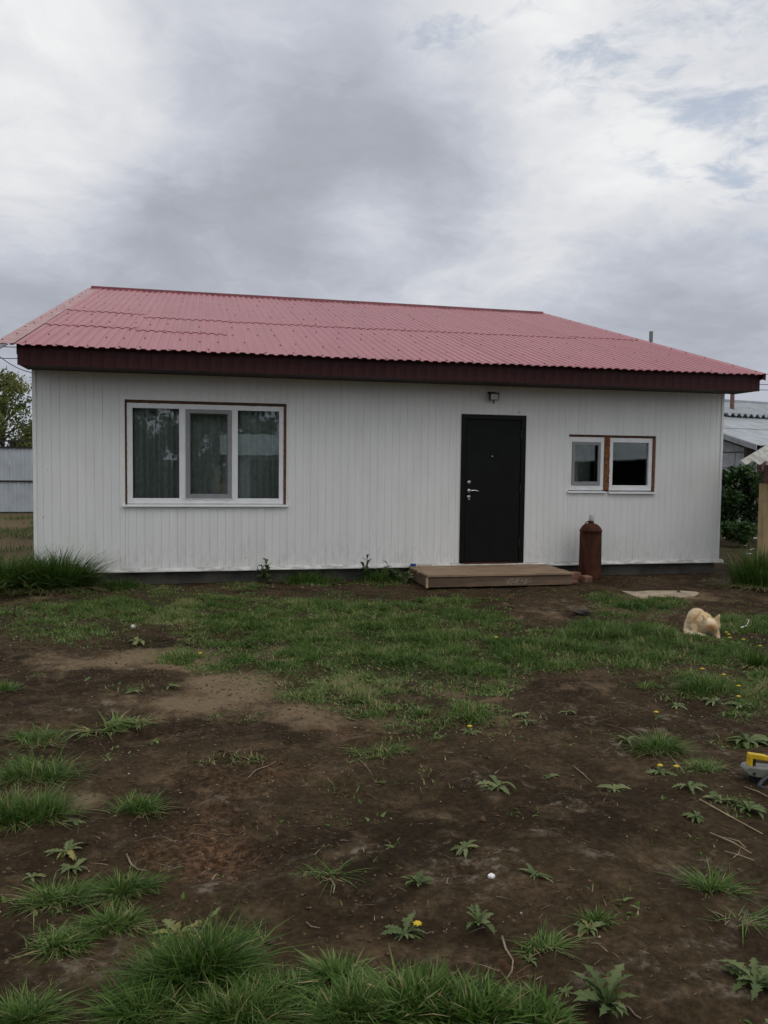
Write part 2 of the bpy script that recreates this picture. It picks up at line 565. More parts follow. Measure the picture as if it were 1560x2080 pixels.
M_SIDING = siding_mat()
M_ROOF = roof_mat()
M_GLASS = glass_mat()
M_GROUND = ground_mat()
M_RUST = rust_mat()
M_FASCIA = mat('maroon_fascia', (.052, .012, .014), .55, .2, 3, stretch=(4, 4, .8), spec=.22)
M_RIDGE = mat('red_trim', (.19, .030, .042), .4, .15, 3)
M_VERGE = mat('pale_red_trim', (.42, .20, .19), .42, .12, 4)
M_ZINC = mat('zinc', (.52, .54, .56), .38, .12, 8, metal=.6)
M_WHITE = mat('white_plastic', (.80, .81, .82), .30, .04, 5)
M_FLASH = mat('worn_white_metal', (.66, .66, .64), .5, .0, 7, col2=(.34, .33, .31), bump=.15, stretch=(1, 1, 4))
M_SOFFIT = mat('dark_soffit', (.05, .028, .03), .7, .1, 5)
M_CONC = mat('plinth_concrete', (.105, .100, .085), .9, .0, 3.2, col2=(.055, .053, .045), bump=.5, bscale=30)
M_FOAM = mat('rusty_foam', (.235, .085, .026), .85, .0, 26, col2=(.085, .036, .018), bump=.8, bscale=60)
M_FOAMD = mat('dark_reveal_wood', (.065, .034, .020), .85, .0, 24, col2=(.12, .055, .025), bump=.6, bscale=60)
M_DOOR = mat('black_door_paint', (.0060, .0072, .0066), .5, .15, 4, bump=.05, bscale=90, spec=.16)
M_DOORF = mat('black_door_frame', (.0046, .0052, .0050), .45, .15, 5, spec=.18)
M_CHROME = mat('nickel', (.72, .71, .69), .18, .05, 10, metal=1.0)
M_SCREENF = mat('grey_screen_frame', (.25, .26, .265), .5, .06, 9)
M_BLACK = mat('black_plastic', (.014, .015, .016), .45, .15, 8)
M_LAMPG = mat('lamp_glass', (.62, .63, .60), .12, .08, 9)
M_CURT = mat('net_curtain', (.80, .83, .82), .9, .1, 14)
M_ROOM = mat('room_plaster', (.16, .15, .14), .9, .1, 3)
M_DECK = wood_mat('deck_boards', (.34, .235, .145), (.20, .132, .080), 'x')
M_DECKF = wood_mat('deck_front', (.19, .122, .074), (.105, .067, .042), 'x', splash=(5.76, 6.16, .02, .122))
M_BRICKR = mat('red_brick', (.23, .105, .072), .85, .0, 9, col2=(.11, .055, .04), bump=.6)
M_POST = wood_mat('yellow_pine', (.60, .45, .24), (.46, .32, .155), 'z')
M_ASB = mat('asbestos_sheet', (.50, .49, .45), .9, .0, 7, col2=(.30, .30, .27), bump=.5, bscale=30)
M_FENCE = mat('fence_sheet', (.50, .55, .60), .4, .07, 2.5)
M_RAIL = mat('fence_rail_black', (.016, .015, .014), .6, .1, 6)
M_GREYROOF = mat('grey_roof_metal', (.36, .39, .41), .42, .12, 2.2)
M_BLOCK = mat('white_block', (.60, .62, .64), .85, .0, 5, col2=(.46, .48, .50), bump=.3)
M_JOINT = mat('mortar', (.16, .16, .155), .95, .1, 9)
M_PIPE = mat('brown_pipe', (.19, .085, .07), .7, .0, 11, col2=(.11, .055, .045))
M_BARK = mat('bark', (.085, .070, .055), .9, .25, 12, bump=.6)
M_DARKW = mat('dark_weathered_wood', (.045, .037, .031), .85, .2, 8, bump=.5)
M_WIRE = mat('wire_black', (.012, .012, .013), .6, .1, 3)
M_STRAW = mat('dry_straw', (.46, .37, .23), .8, .2, 20)
M_SAND = mat('pale_screed', (.42, .34, .245), .92, .0, 5, col2=(.29, .225, .155), bump=.5, bscale=50)
M_STONE = mat('white_plastic_scrap', (.85, .85, .84), .5, .04, 20)
M_BLUE = mat('blue_plastic', (.03, .10, .30), .45, .1, 10)
M_TOOL = mat('grey_cast_metal', (.24, .245, .215), .5, .15, 14, metal=.3)
M_YEL = mat('yellow_paint', (.72, .46, .015), .5, .12, 9)
M_RUBBER = mat('rubber_cable', (.022, .025, .028), .5, .1, 9)
M_GRASS = leaf_mat('grass_blades', [(0, (.026, .060, .009)), (.35, (.068, .138, .020)), (.6, (.120, .200, .040)), (.8, (.205, .265, .095)), (.92, (.27, .24, .11)), (1, (.42, .33, .18))], .32)
M_WEED = leaf_mat('weed_leaves', [(0, (.036, .066, .020)), (.5, (.100, .138, .046)), (.8, (.185, .212, .092)), (1, (.29, .255, .08))], .2, .6)
M_TREE = leaf_mat('tree_leaves', [(0, (.045, .068, .020)), (.5, (.130, .165, .045)), (1, (.29, .30, .11))], .4)
M_SHRUB = leaf_mat('shrub_leaves', [(0, (.018, .040, .013)), (.6, (.040, .085, .024)), (1, (.095, .160, .050))], .25)
M_FLOWER = mat('dandelion_yellow', (.62, .43, .012), .7, .1, 30)
M_SEED = mat('seed_head', (.62, .62, .58), .9, .1, 30)
M_LITTER = leaf_mat('litter', [(0, (.03, .02, .014)), (.4, (.12, .070, .038)), (.75, (.26, .19, .12)), (1, (.52, .47, .38))], .0, .85)
M_FUR = leaf_mat('cat_fur', [(0, (.30, .115, .04)), (.4, (.64, .40, .19)), (.75, (.90, .74, .50)), (1, (.92, .85, .70))], .15, .8, .1)

# ------------------------------------------------------------------ where grass and dry soil lie (measured on the ground plane)
# (px, py, rx, ry, strength)
LAWN = [(330, 1245, 330, 42, .95), (640, 1262, 350, 52, 1.0), (180, 1275, 190, 30, .55), (470, 1335, 170, 40, .55), (640, 1300, 260, 40, .8),
        (720, 1345, 190, 62, 1.1), (690, 1402, 150, 45, 1.0), (850, 1290, 230, 60, 1.05), (900, 1350, 210, 55, 1.0), (930, 1392, 130, 30, .8),
        (1060, 1325, 260, 48, .9), (1240, 1310, 210, 44, 1.15), (1300, 1340, 90, 30, .8), (880, 1224, 110, 14, .9), (1290, 1235, 110, 26, .9),
        (1250, 1215, 60, 14, .9), (1190, 1282, 90, 22, .9), (1420, 1300, 60, 30, .5), (1500, 1270, 110, 28, .75), (1470, 1330, 100, 45, .7),
        (1430, 1385, 110, 38, 1.0), (1530, 1350, 70, 45, .9), (870, 1455, 130, 35, .75), (960, 1460, 70, 26, .8), (740, 1440, 120, 25, .5),
        (370, 1340, 60, 22, .8), (420, 1290, 70, 16, .4), (60, 1235, 110, 24, .55), (620, 1178, 70, 14, .9), (770, 1172, 70, 14, .9),
        (500, 1190, 60, 10, .5), (250, 1195, 120, 16, .7), (30, 1075, 60, 16, .7), (1520, 1410, 60, 25, .6), (1515, 1440, 55, 25, .6),
        (560, 1355, 40, 16, .6), (270, 1410, 60, 14, .35), (320, 1330, 40, 10, .3), (1080, 1282, 160, 14, .25), (960, 1222, 90, 9, .3),
        (1000, 1270, 80, 9, .22), (860, 1255, 60, 18, .9), (1430, 1255, 60, 12, .4), (1390, 1560, 70, 20, .3), (1500, 1500, 70, 20, .35),
        (660, 1755, 60, 20, .08), (500, 1555, 60, 10, .25), (430, 1555, 70, 12, .15), (700, 1660, 24, 8, .3), (130, 1300, 160, 14, .25),
        (1500, 1640, 60, 22, .2), (640, 1990, 60, 30, .2), (540, 2060, 140, 40, .35), (840, 2060, 240, 45, .35)]
DRYP = [(330, 1338, 190, 34, 1.1), (480, 1395, 140, 42, 1.0), (420, 1430, 190, 40, .75), (600, 1452, 170, 30, .7), (230, 1350, 120, 24, .8), (760, 1470, 120, 22, .5), (1010, 1460, 140, 26, .42), (560, 1330, 90, 16, .8), (390, 1358, 100, 22, .9), (130, 1350, 130, 40, .5), (570, 1318, 60, 12, .7),
        (600, 1420, 110, 30, .6), (640, 1470, 150, 30, .6), (920, 1412, 90, 26, .6), (1000, 1425, 90, 22, .5), (1290, 1230, 190, 36, .5),
        (1120, 1245, 150, 30, .38), (330, 1460, 220, 50, .3), (170, 1620, 60, 30, .7), (380, 1620, 120, 50, .35), (270, 1430, 80, 22, .55),
        (1380, 1215, 140, 14, .7), (880, 1240, 80, 12, .45), (520, 1215, 200, 10, .35), (30, 1100, 60, 30, .8), (40, 1215, 110, 14, .45),
        (1030, 1390, 120, 20, .35), (1200, 1400, 90, 25, .3), (700, 1500, 90, 16, .35), (900, 1660, 70, 16, .3), (1330, 1470, 70, 20, .25)]
FIBRE = [(430, 1720, 110, 75, 1.0), (450, 1590, 110, 40, .5), (560, 1570, 60, 25, .5), (700, 1492, 90, 16, .6), (330, 1740, 90, 60, .5), (1490, 1500, 60, 25, .4), (600, 1460, 60, 12, .4), (430, 1650, 80, 40, .5), (770, 1950, 40, 40, .2), (1030, 1960, 50, 40, .6)]


def field(px, py, ells, soft=1.25):
    o = np.zeros_like(px)
    for (cx, cy, rx, ry, s) in ells:
        r = np.sqrt(((px - cx) / rx) ** 2 + ((py - cy) / ry) ** 2)
        o = np.maximum(o, s * np.clip(soft * (1.12 - r), 0, 1))
    return o


def px_of_ground(x, y):
    dx, dy, dz = x - CAM[0], y - CAM[1], -CAM[2]
    z = dx * CF[0] + dy * CF[1] + dz * CF[2]
    ok = z > .3
    z = np.where(ok, z, 1)
    px = 780 + F_PX * (dx * CR[0] + dy * CR[1] + dz * CR[2]) / z
    py = 1040 - F_PX * (dx * CU[0] + dy * CU[1] + dz * CU[2]) / z
    return np.where(ok, px, -9e3), np.where(ok, py, -9e3)


def build_ground():
    def axis(a, b, step, far):
        mid = np.arange(a, b + 1e-6, step)
        out = []; d = step; p = 0
        while p < far:
            d *= 1.28; p += d; out.append(p)
        out = np.array(out)
        return np.concatenate([(a - out)[::-1], mid, b + out])
    xs = axis(-4.5, 11.0, .035, 420); ys = axis(-9.4, 1.0, .030, 420)
    X, Y = np.meshgrid(xs, ys)
    x = X.ravel(); y = Y.ravel()
    z = height(x, y)
    far = np.maximum(np.maximum(-6 - x, x - 14), np.maximum(-11 - y, y - 4))
    z = z * (1 - sstep(0, 8, far))
    V = np.stack([x, y, z], 1).astype(np.float32)
    nx, ny = len(xs), len(ys)
    i = np.arange(nx * ny).reshape(ny, nx)
    Q = np.stack([i[:-1, :-1], i[:-1, 1:], i[1:, 1:], i[1:, :-1]], -1).reshape(-1, 4).astype(np.int32)
    me = bpy.data.meshes.new('ground')
    me.vertices.add(len(V)); me.vertices.foreach_set('co', V.ravel())
    me.loops.add(Q.size); me.loops.foreach_set('vertex_index', Q.ravel())
    me.polygons.add(len(Q))
    me.polygons.foreach_set('loop_start', np.arange(0, Q.size, 4, dtype=np.int32))
    me.polygons.foreach_set('loop_total', np.full(len(Q), 4, np.int32))
    me.polygons.foreach_set('use_smooth', np.ones(len(Q), bool))
    px, py = px_of_ground(x, y)
    wob = (fbm(x * 2.2, y * 2.2, 5) - .5) * 46
    wob2 = (fbm(x * 2.2, y * 2.2, 55) - .5) * 30
    inr = (py > 1000)
    g = np.where(inr, field(px + wob, py + wob2, LAWN), 0)
    away = (y > 1.5) | (y < -11)
    g = np.where(away & (py < 1130), .75 * sstep(.42, .62, fbm(x * .7, y * .7, 77)), g)
    d = np.where(inr, field(px + wob2, py + wob * .6, DRYP, 1.0), 0)
    d = np.where(away & (px < 400), .7, d)
    fb = np.where(inr, field(px + wob, py + wob2, FIBRE, 1.0), 0)
    for nm, val in (('green', g), ('dry', d), ('fibre', fb)):
        at = me.attributes.new(nm, 'FLOAT', 'POINT'); at.data.foreach_set('value', np.clip(val, 0, 1).astype(np.float32))
    me.materials.append(M_GROUND)
    me.update(calc_edges=True)
    o = bpy.data.objects.new('ground', me); COL.objects.link(o)
    tag(o, 'dark brown bare soil yard with dry tan patches', 'ground', kind='structure')
    return o


build_ground()

# ------------------------------------------------------------------ the house
HW, HD = 9.504, 14.2          # front width, depth
house = thing('house', (HW / 2, 0, 0), 'long white sided single storey house under a red corrugated metal roof', 'house')
W1 = (1.064, 3.082, .992, 2.318)
W2 = (7.065, 8.431, 1.184, 2.004)
DR = (5.475, 6.405, .19, 2.243)
SOF = 2.645
# core of the front wall: pieces butted round the openings
core = MB()
yb0, yb1 = .034, .22


def front_pieces():
    xs = sorted({.02, HW - .02, W1[0], W1[1], W2[0], W2[1], DR[0], DR[1]})
    for a, b in zip(xs[:-1], xs[1:]):
        mid = (a + b) / 2
        holes = [o for o in (W1, W2, DR) if o[0] < mid < o[1]]
        z = .17
        for o in holes:
            if o[2] > z: yield a, b, z, o[2]
            z = o[3]
        yield a, b, z, SOF


for (a, b, z0, z1) in front_pieces():
    core.box(a, b, yb0, yb1, z0, z1)
core.box(.02, .2, yb1, HD, .0, SOF); core.box(HW - .2, HW - .02, yb1, HD, .0, SOF); core.box(.2, HW - .2, HD - .2, HD, .0, SOF)
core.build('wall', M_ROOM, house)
MB().box(.03, HW - .03, .04, .30, -.25, .168).build('foundation', M_CONC, house)
# gables
ROOF_S = 2.2513 / 7.755
EY, EZ, RY = -.63, 2.8537, 7.125
RZ = EZ + 2.2513
for gx in (.02, HW - .10):
    gb = MB()
    zg = EZ + ROOF_S * (0 - EY) - .06
    vs = []
    for xx in (gx, gx + .08):
        vs += [(xx, .04, SOF), (xx, HD, SOF), (xx, HD, zg), (xx, RY, RZ - .08), (xx, .04, zg)]
    gb.add(vs, [(4, 3, 2, 1, 0), (5, 6, 7, 8, 9)] + [(i, (i + 1) % 5, 5 + (i + 1) % 5, 5 + i) for i in range(5)])
    gb.build('gable', M_SIDING, house)
# room behind the windows: floor, ceiling and inner partition so that the glass looks into a room
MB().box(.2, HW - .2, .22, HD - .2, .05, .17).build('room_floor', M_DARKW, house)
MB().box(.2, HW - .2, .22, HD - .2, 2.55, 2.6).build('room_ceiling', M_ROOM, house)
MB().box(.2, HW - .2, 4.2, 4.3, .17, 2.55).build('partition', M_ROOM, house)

# siding boards
NB = 95
PIT = HW / NB
board_cache = {}


def board_mesh(w, h):
    key = (round(w, 4), round(h, 3))
    if key not in board_cache:
        ch = min(.0032, w * .25)
        prof = [(0, .03), (0, .004), (.0005, .004), (.0005 + ch, 0), (w - .0018, 0), (w - .0006, .0010), (w - .0006, .03)]
        b = MB()
        n = len(prof)
        b.add([(x, y, 0) for x, y in prof] + [(x, y, h) for x, y in prof],
              [(i, (i + 1) % n, n + (i + 1) % n, n + i) for i in range(n)] + [tuple(range(n))[::-1], tuple(range(n, 2 * n))])
        board_cache[key] = b.mesh('siding_board', M_SIDING)
    return board_cache[key]


for k in range(NB):
    a, b = k * PIT, (k + 1) * PIT
    cuts = {a, b}
    for o in (W1, W2, DR):
        for e in o[:2]:
            if a + .012 < e < b - .012: cuts.add(e)
    cuts = sorted(cuts)
    for c, d in zip(cuts[:-1], cuts[1:]):
        mid = (c + d) / 2
        segs = []; z = .196
        for o in [o for o in (W1, W2, DR) if o[0] < mid < o[1]]:
            if o[2] - z > .02: segs.append((z, o[2]))
            z = o[3]
        segs.append((z, SOF))
        for z0, z1 in segs:
            ob = bpy.data.objects.new('siding_board', board_mesh(d - c, z1 - z0))
            COL.objects.link(ob); ob.parent = house
            ob.location = (c - HW / 2, -.003 * random.random(), z0)
            ob.rotation_euler = (random.uniform(-.0008, .0008), 0, random.uniform(-.012, .012))
# corner trims and base flashing
for (x0, x1) in ((-.012, -.003), (HW + .003, HW + .012)):
    MB().box(x0, x1, -.012, .06, .19, SOF).build('corner_trim', M_WHITE, house)
MB().box(-.012, .030, -.016, -.006, .19, SOF).build('corner_trim', M_WHITE, house)
MB().box(HW - .024, HW + .012, -.016, -.006, .19, SOF).build('corner_trim', M_WHITE, house)
for (x0, x1, dz) in ((-.03, 2.71, .0), (2.72, 5.35, .004), (5.36, 7.3, -.002), (7.31, HW + .07, .003)):
    p = [(-.062, .160 + dz), (-.062, .150 + dz), (-.060, .150 + dz), (-.058, .163 + dz), (.03, .190 + dz), (.03, .195 + dz), (-.012, .1955 + dz), (-.03, .186 + dz)]
    n = len(p)
    MB().add([(x0, y, z) for y, z in p] + [(x1, y, z) for y, z in p],
             [(i, (i + 1) % n, n + (i + 1) % n, n + i) for i in range(n)] + [tuple(range(n))[::-1], tuple(range(n, 2 * n))]).build('base_flashing', M_FLASH, house)

# soffit and fascia
FX0, FX1, FY = -.06, 9.69, -.55
MB().box(FX0 + .02, FX1 - .03, FY + .02, .03, SOF + .004, SOF + .02).build('soffit', M_SOFFIT, house)
nf = 72
fw = (FX1 - FX0) / nf
fmesh = {}
for k in range(nf):
    lo = SOF - .004 + (0.0 if k % 9 else -.004)
    key = 0 if k % 9 else 1
    if key not in fmesh:
        b = MB()
        prof = [(0, .018), (.0, .0012), (.0022, 0), (fw - .001, 0), (fw - .0003, .001), (fw - .0003, .018)]
        n = len(prof)
        b.add([(x, y, 0) for x, y in prof] + [(x, y, 2.853 - lo) for x, y in prof],
              [(i, (i + 1) % n, n + (i + 1) % n, n + i) for i in range(n)] + [tuple(range(n))[::-1], tuple(range(n, 2 * n))])
        fmesh[key] = b.mesh('fascia_board', M_FASCIA)
    ob = bpy.data.objects.new('fascia_board', fmesh[key]); COL.objects.link(ob); ob.parent = house
    ob.location = (FX0 + k * fw - HW / 2, FY - .0006 * random.random(), lo)
    ob.rotation_euler = (0, 0, random.uniform(-.004, .004))
MB().box(FX0, FX0 + .02, FY + .019, .03, SOF, 2.86).build('fascia_return', M_FASCIA, house)
MB().box(FX1 - .02, FX1, FY + .019, .03, SOF, 2.86).build('fascia_return', M_FASCIA, house)
MB().add([(FX1 + .002, FY - .02, 2.80), (FX1 + .012, FY - .02, 2.80), (FX1 + .012, FY - .06, 2.86), (FX1 + .002, FY - .06, 2.86),
          (FX1 + .002, .0, 2.70), (FX1 + .012, .0, 2.70), (FX1 + .012, .0, 3.0), (FX1 + .002, .0, 3.0)],
         [(0, 1, 2, 3), (7, 6, 5, 4), (0, 4, 5, 1), (1, 5, 6, 2), (2, 6, 7, 3), (3, 7, 4, 0)]).build('verge_board', M_FASCIA, house)

MB().box(FX0, FX1 + .002, FY + .002, FY + .05, 2.8535, 2.868).build('eave_batten', M_SOFFIT, house)
for gx in (FX0 - .02, FX1 - .03):
    g0, g1 = (gx, FY, 2.80), (gx, RY, RZ - .05)
    MB().add([(gx + dx, y, z + dz) for (dx, dz) in ((0, -.12), (.02, -.12), (.02, 0), (0, 0)) for (y, z) in ((FY + .06, EZ + ROOF_S * (FY + .06 - EY) - .012), (RY, RZ - .012))],
             [(0, 2, 3, 1), (2, 4, 5, 3), (4, 6, 7, 5), (6, 0, 1, 7), (0, 6, 4, 2), (1, 3, 5, 7)]).build('gable_board', M_SOFFIT, house)

# roof sheets
RP = .115
n_sl = np.array([0, -ROOF_S, 1.0]); n_sl /= np.linalg.norm(n_sl)


def roof_sheet(x0, x1, y0, y1, lift, back=False, skew=0.0, lip=.006):
    """trapezoidal profile running up the slope, the lower edge standing a little proud"""
    xs = []
    k = math.floor(x0 / RP) - 1
    while k * RP < x1 + RP:
        for fr, hh in ((0.0, 0.0), (.30, 0.0), (.42, .0125), (.86, .0125), (.98, 0.0)):
            xx = (k + fr) * RP
            if x0 < xx < x1: xs.append((xx, hh))
        k += 1
    def hgt(x):
        f = (x / RP) % 1
        return 0 if f < .30 or f > .98 else (.0125 if .42 < f < .86 else (.0125 * (f - .30) / .12 if f <= .42 else .0125 * (.98 - f) / .12))
    xs = [(x0, hgt(x0))] + xs + [(x1, hgt(x1))]
    b = MB(); vs = []
    rows = (0.0, .04, .5, 1.0)
    for r in rows:
        for (x, hh) in xs:
            yy = y0 + (y1 - y0) * r + (skew * (x - x0) if r == 0 else 0)
            up = hh + lift + (lip if r == 0 else (lip * .5 if r == .04 else 0)) + .003 * math.sin(x * 9 + yy * 3)
            zz = EZ + ROOF_S * (yy - EY)
            if back: yy = 2 * RY - yy
            vs.append((x, yy - n_sl[1] * (up if back else -up) * 1.0, zz + up))
    n = len(xs)
    fs = []
    for j in range(len(rows) - 1):
        for i in range(n - 1):
            q = (j * n + i, j * n + i + 1, (j + 1) * n + i + 1, (j + 1) * n + i)
            fs.append(q[::-1] if back else q)
    # a returned edge at the bottom so the sheet shows its thickness
    for (x, hh), v in zip(xs, vs[:n]): pass
    o = len(vs)
    vs2 = [(v[0], v[1] + .004, v[2] - .006) for v in vs[:n]]
    fs += [(i + 1, i, o + i, o + i + 1) for i in range(n - 1)]
    b.add(vs + vs2, fs)
    return b.build('roof_sheet', M_ROOF, house)


edges = [-.12, 1.15, 2.35, 3.55, 4.75, 5.95, 7.15, 8.35, 9.65]
YS = [2.95, 2.45, 2.42, 2.44, 2.46, 2.48, 2.52, 2.72]
for i, (a, b) in enumerate(zip(edges[:-1], edges[1:])):
    lf = .0015 * (i % 3)
    a2 = a - (.03 if i else 0)
    if i < 2:
        yb_ = (1.16, .95)[i]
        roof_sheet(a2, b, EY - .01, yb_ + .05, lf, lip=.004)
        roof_sheet(a2, b, yb_, YS[i] + .05, lf + .004, lip=.005)
        roof_sheet(a2, b, YS[i], RY, lf + .008, skew=-.1 if i == 0 else 0, lip=.005)
    else:
        roof_sheet(a2, b, EY - .012 * random.random(), YS[i] + .05, lf, lip=.004)
        roof_sheet(a2, b, YS[i], RY, lf + .004, skew=random.uniform(-.02, .03), lip=.005)
    roof_sheet(a2, b, EY, RY, lf, back=True)


def on_roof(x, y, up=0.0):
    return np.array([x, y, EZ + ROOF_S * (y - EY)]) + n_sl * up


# ridge cap: two leaves
rc = MB()
for s in (1, -1):
    prof = [(RY, RZ + .055), (RY - s * .16, RZ + .055 - .16 * ROOF_S + .012), (RY - s * .175, RZ - .016 - .175 * ROOF_S + .03)]
    for (y0, z0), (y1, z1) in zip(prof[:-1], prof[1:]):
        vs = [(-.22, y0, z0), (9.66, y0, z0), (9.66, y1, z1), (-.22, y1, z1)]
        rc.add(vs, [(0, 1, 2, 3)])
        rc.add([(v[0], v[1], v[2] - .004) for v in vs], [(3, 2, 1, 0)])
rc.build('ridge_cap', M_RIDGE, house)
# verge flashings
for side, (xa, xb) in (('l', (-.29, -.075)), ('r', (9.60, 9.70))):
    for (ya, yb_) in ((EY - .02, 1.9), (1.9, 4.6), (4.6, RY)):
        vg = MB()
        ub = .019 if side == 'l' else .034
        p0, p1, p2, p3 = on_roof(xa, ya, .012), on_roof(xb, ya, ub), on_roof(xb, yb_ + .02, ub), on_roof(xa, yb_ + .02, .012)
        vg.add([p0, p1, p2, p3], [(0, 1, 2, 3)])
        lo = np.array([0, 0, -.003]); vg.add([p0 + lo, p1 + lo, p2 + lo, p3 + lo], [(3, 2, 1, 0)])
        xo = xa if side == 'l' else xb
        u = .012 if side == 'l' else .034
        q0, q1 = on_roof(xo, ya, u), on_roof(xo, yb_ + .02, u)
        dr = np.array([0, 0, -.10])
        vg.add([q0, q1, q1 + dr, q0 + dr], [(0, 1, 2, 3), (3, 2, 1, 0)][:1])
        vg.build('verge_flashing', M_VERGE if side == 'l' else M_ROOF, house)
# folded pale end of the verge trim under the eave corner
q = on_roof(-.288, EY - .015, .006)
MB().add([q, q + (.15, .004, .002), q + (.012, .0, -.085), q + (0, .05, .0), q + (.15, .05, .004), q + (.012, .05, -.08)],
         [(0, 2, 1), (3, 4, 5), (0, 1, 4, 3), (1, 2, 5, 4), (2, 0, 3, 5)]).build('verge_end', M_ZINC, house)
# screws
sc = MB()
rows_y = [-.50, .25, 1.05, 1.75, 2.60, 3.4, 4.3, 5.2, 6.1, 6.85]
for ri, yy in enumerate(rows_y):
    k0 = 0
    x = .02 + (ri % 2) * RP * 1.5
    while x < 9.6:
        xx = (math.floor(x / RP) + .16) * RP + random.uniform(-.012, .012)
        y2 = yy + random.uniform(-.10, .10)
        c = on_roof(xx, y2, .006)
        if 0 < xx < 9.6:
            sc.lathe(c, [(.011, 0), (.010, .005), (.006, .006), (.006, .011)], 6)
        x += RP * random.choice((2, 3, 3, 4))
for yy in np.arange(-.5, 7, .55):
    for xx in (-.19 + random.uniform(-.03, .03), 9.64):
        sc.lathe(on_roof(xx, yy + random.uniform(-.1, .1), .03), [(.011, 0), (.010, .005), (.006, .006), (.006, .011)], 6)
tag(sc.build('roof_screws', M_BLACK, house), kind='stuff')

# windows
def frame_rect(mb, x0, x1, z0, z1, w, y0, y1, wb=None, wt=None):
    wb = w if wb is None else wb; wt = w if wt is None else wt
    mb.box(x0, x0 + w, y0, y1, z0, z1); mb.box(x1 - w, x1, y0, y1, z0, z1)
    mb.box(x0 + w, x1 - w, y0 + .0005, y1 - .0005, z0, z0 + wb); mb.box(x0 + w, x1 - w, y0 + .0005, y1 - .0005, z1 - wt, z1)


def pane(par, x0, x1, z0, z1, y):
    return MB().box(x0, x1, y, y + .006, z0, z1).build('pane', M_GLASS, par)


def curtain(par, x0, x1, z0, z1, y, folds, amp, seed):
    rr = random.Random(seed)
    b = MB(); n = 60
    vs = []
    for i in range(n + 1):
        t = i / n
        x = x0 + (x1 - x0) * t
        yy = y + amp * math.sin(t * folds * 2 * PI + rr.uniform(-.25, .25)) + amp * .5 * math.sin(t * folds * 5.1 + seed)
        vs += [(x, yy, z0), (x + .01 * math.sin(t * 20), yy * 1.0 + .004, z1)]
    b.add(vs, [(2 * i, 2 * i + 2, 2 * i + 3, 2 * i + 1) for i in range(n)])
    return b.build('curtain', M_CURT, par, smooth=True)


def rough_strip(par, pts_in, name, m, y0, y1):
    """foam strip between frame and siding, with a ragged inner edge; pts_in = (x0,x1,z0,z1,ragged side)"""
    b = MB()
    for (x0, x1, z0, z1, side) in pts_in:
        horiz = (x1 - x0) > (z1 - z0)
        L = (x1 - x0) if horiz else (z1 - z0)
        n = max(4, int(L / .03)); vs = []; fs = []
        for i in range(n + 1):
            t = i / n; j = random.uniform(-.004, .006)
            if horiz:
                x = x0 + L * t; za, zb = (z0 + (j if side == 'b' else 0)), z1
                ring = [(x, y0 + random.uniform(-.003, .003), za), (x, y0 + random.uniform(-.003, .003), zb), (x, y1, zb), (x, y1, za)]
            else:
                z = z0 + L * t
                xa, xb = (x0 + (j if side == 'l' else 0)), (x1 - (j if side == 'r' else 0))
                ring = [(xa, y0 + random.uniform(-.003, .003), z), (xb, y0 + random.uniform(-.003, .003), z), (xb, y1, z), (xa, y1, z)]
            vs += ring
        for i in range(n):
            for k in range(4):
                fs.append((4 * i + k, 4 * i + (k + 1) % 4, 4 * i + 4 + (k + 1) % 4, 4 * i + 4 + k))
        fs += [(3, 2, 1, 0), (4 * n, 4 * n + 1, 4 * n + 2, 4 * n + 3)]
        b.add(vs, fs)
    return b.build(name, m, par)


def sill(par, x0, x1, z, proud=.045):
    p = [(.05, z + .028), (-proud, z + .012), (-proud, z - .004), (-proud + .004, z - .004), (-proud + .004, z + .006), (.05, z + .02)]
    n = len(p)
    return MB().add([(x0, y, zz) for y, zz in p] + [(x1, y, zz) for y, zz in p],
                    [(i, (i + 1) % n, n + (i + 1) % n, n + i) for i in range(n)] + [tuple(range(n))[::-1], tuple(range(n, 2 * n))]).build('sill', M_WHITE, par)


YF0, YF1 = .030, .095          # window frame depth range
# large three-part window
x0, x1, z0, z1 = W1
w = MB()
fl, fr, ft, fb = x0 + .022, x1 - .032, z1 - .036, z0 + .02
w.box(fl, fl + .068, YF0, YF1, fb, ft); w.box(fr - .06, fr, YF0, YF1, fb, ft)
w.box(fl + .068, fr - .06, YF0 + .0005, YF1, fb, fb + .07); w.box(fl + .068, fr - .06, YF0 + .0005, YF1, ft - .064, ft)
w.box(x0 + .659, x0 + .741, YF0, YF1, fb + .07, ft - .064); w.box(x0 + 1.317, x0 + 1.394, YF0, YF1, fb + .07, ft - .064)
win1 = w.build('window', M_WHITE, house, bevel=.004)
win1['label'] = 'wide three-pane white window with rust coloured foam at its edges'
gz0, gz1 = fb + .07, ft - .064
pane(win1, fl + .068, x0 + .659, gz0, gz1, .062); pane(win1, x0 + .741, x0 + 1.317, gz0, gz1, .062); pane(win1, x0 + 1.394, fr - .06, gz0, gz1, .062)
s = MB(); frame_rect(s, x0 + .743, x0 + 1.315, gz0 + .002, gz1 - .002, .047, .018, .034)
s.build('screen_frame', M_SCREENF, win1)
sash = MB(); frame_rect(sash, x0 + .744, x0 + 1.314, gz0 + .003, gz1 - .003, .055, .052, .075); sash.build('sash', M_SCREENF, win1)
for xx in (x0 + .80, x0 + 1.02, x0 + 1.26):
    MB().box(xx - .02, xx + .02, .016, .0295, fb + .052, fb + .062).build('screen_clip', M_WHITE, win1)
MB().box(x0 + .71, x0 + 1.345, .020, .0295, fb + .062, fb + .069).build('screen_rail', M_WHITE, win1)
curtain(win1, x0 + .02, x0 + .73, .95, 2.35, .19, 5, .055, 3)
curtain(win1, x0 + 1.33, x1 - .02, .95, 2.35, .19, 4, .055, 5)
curtain(win1, x0 + .73, x0 + 1.33, .95, 2.35, .24, 4, .02, 9)
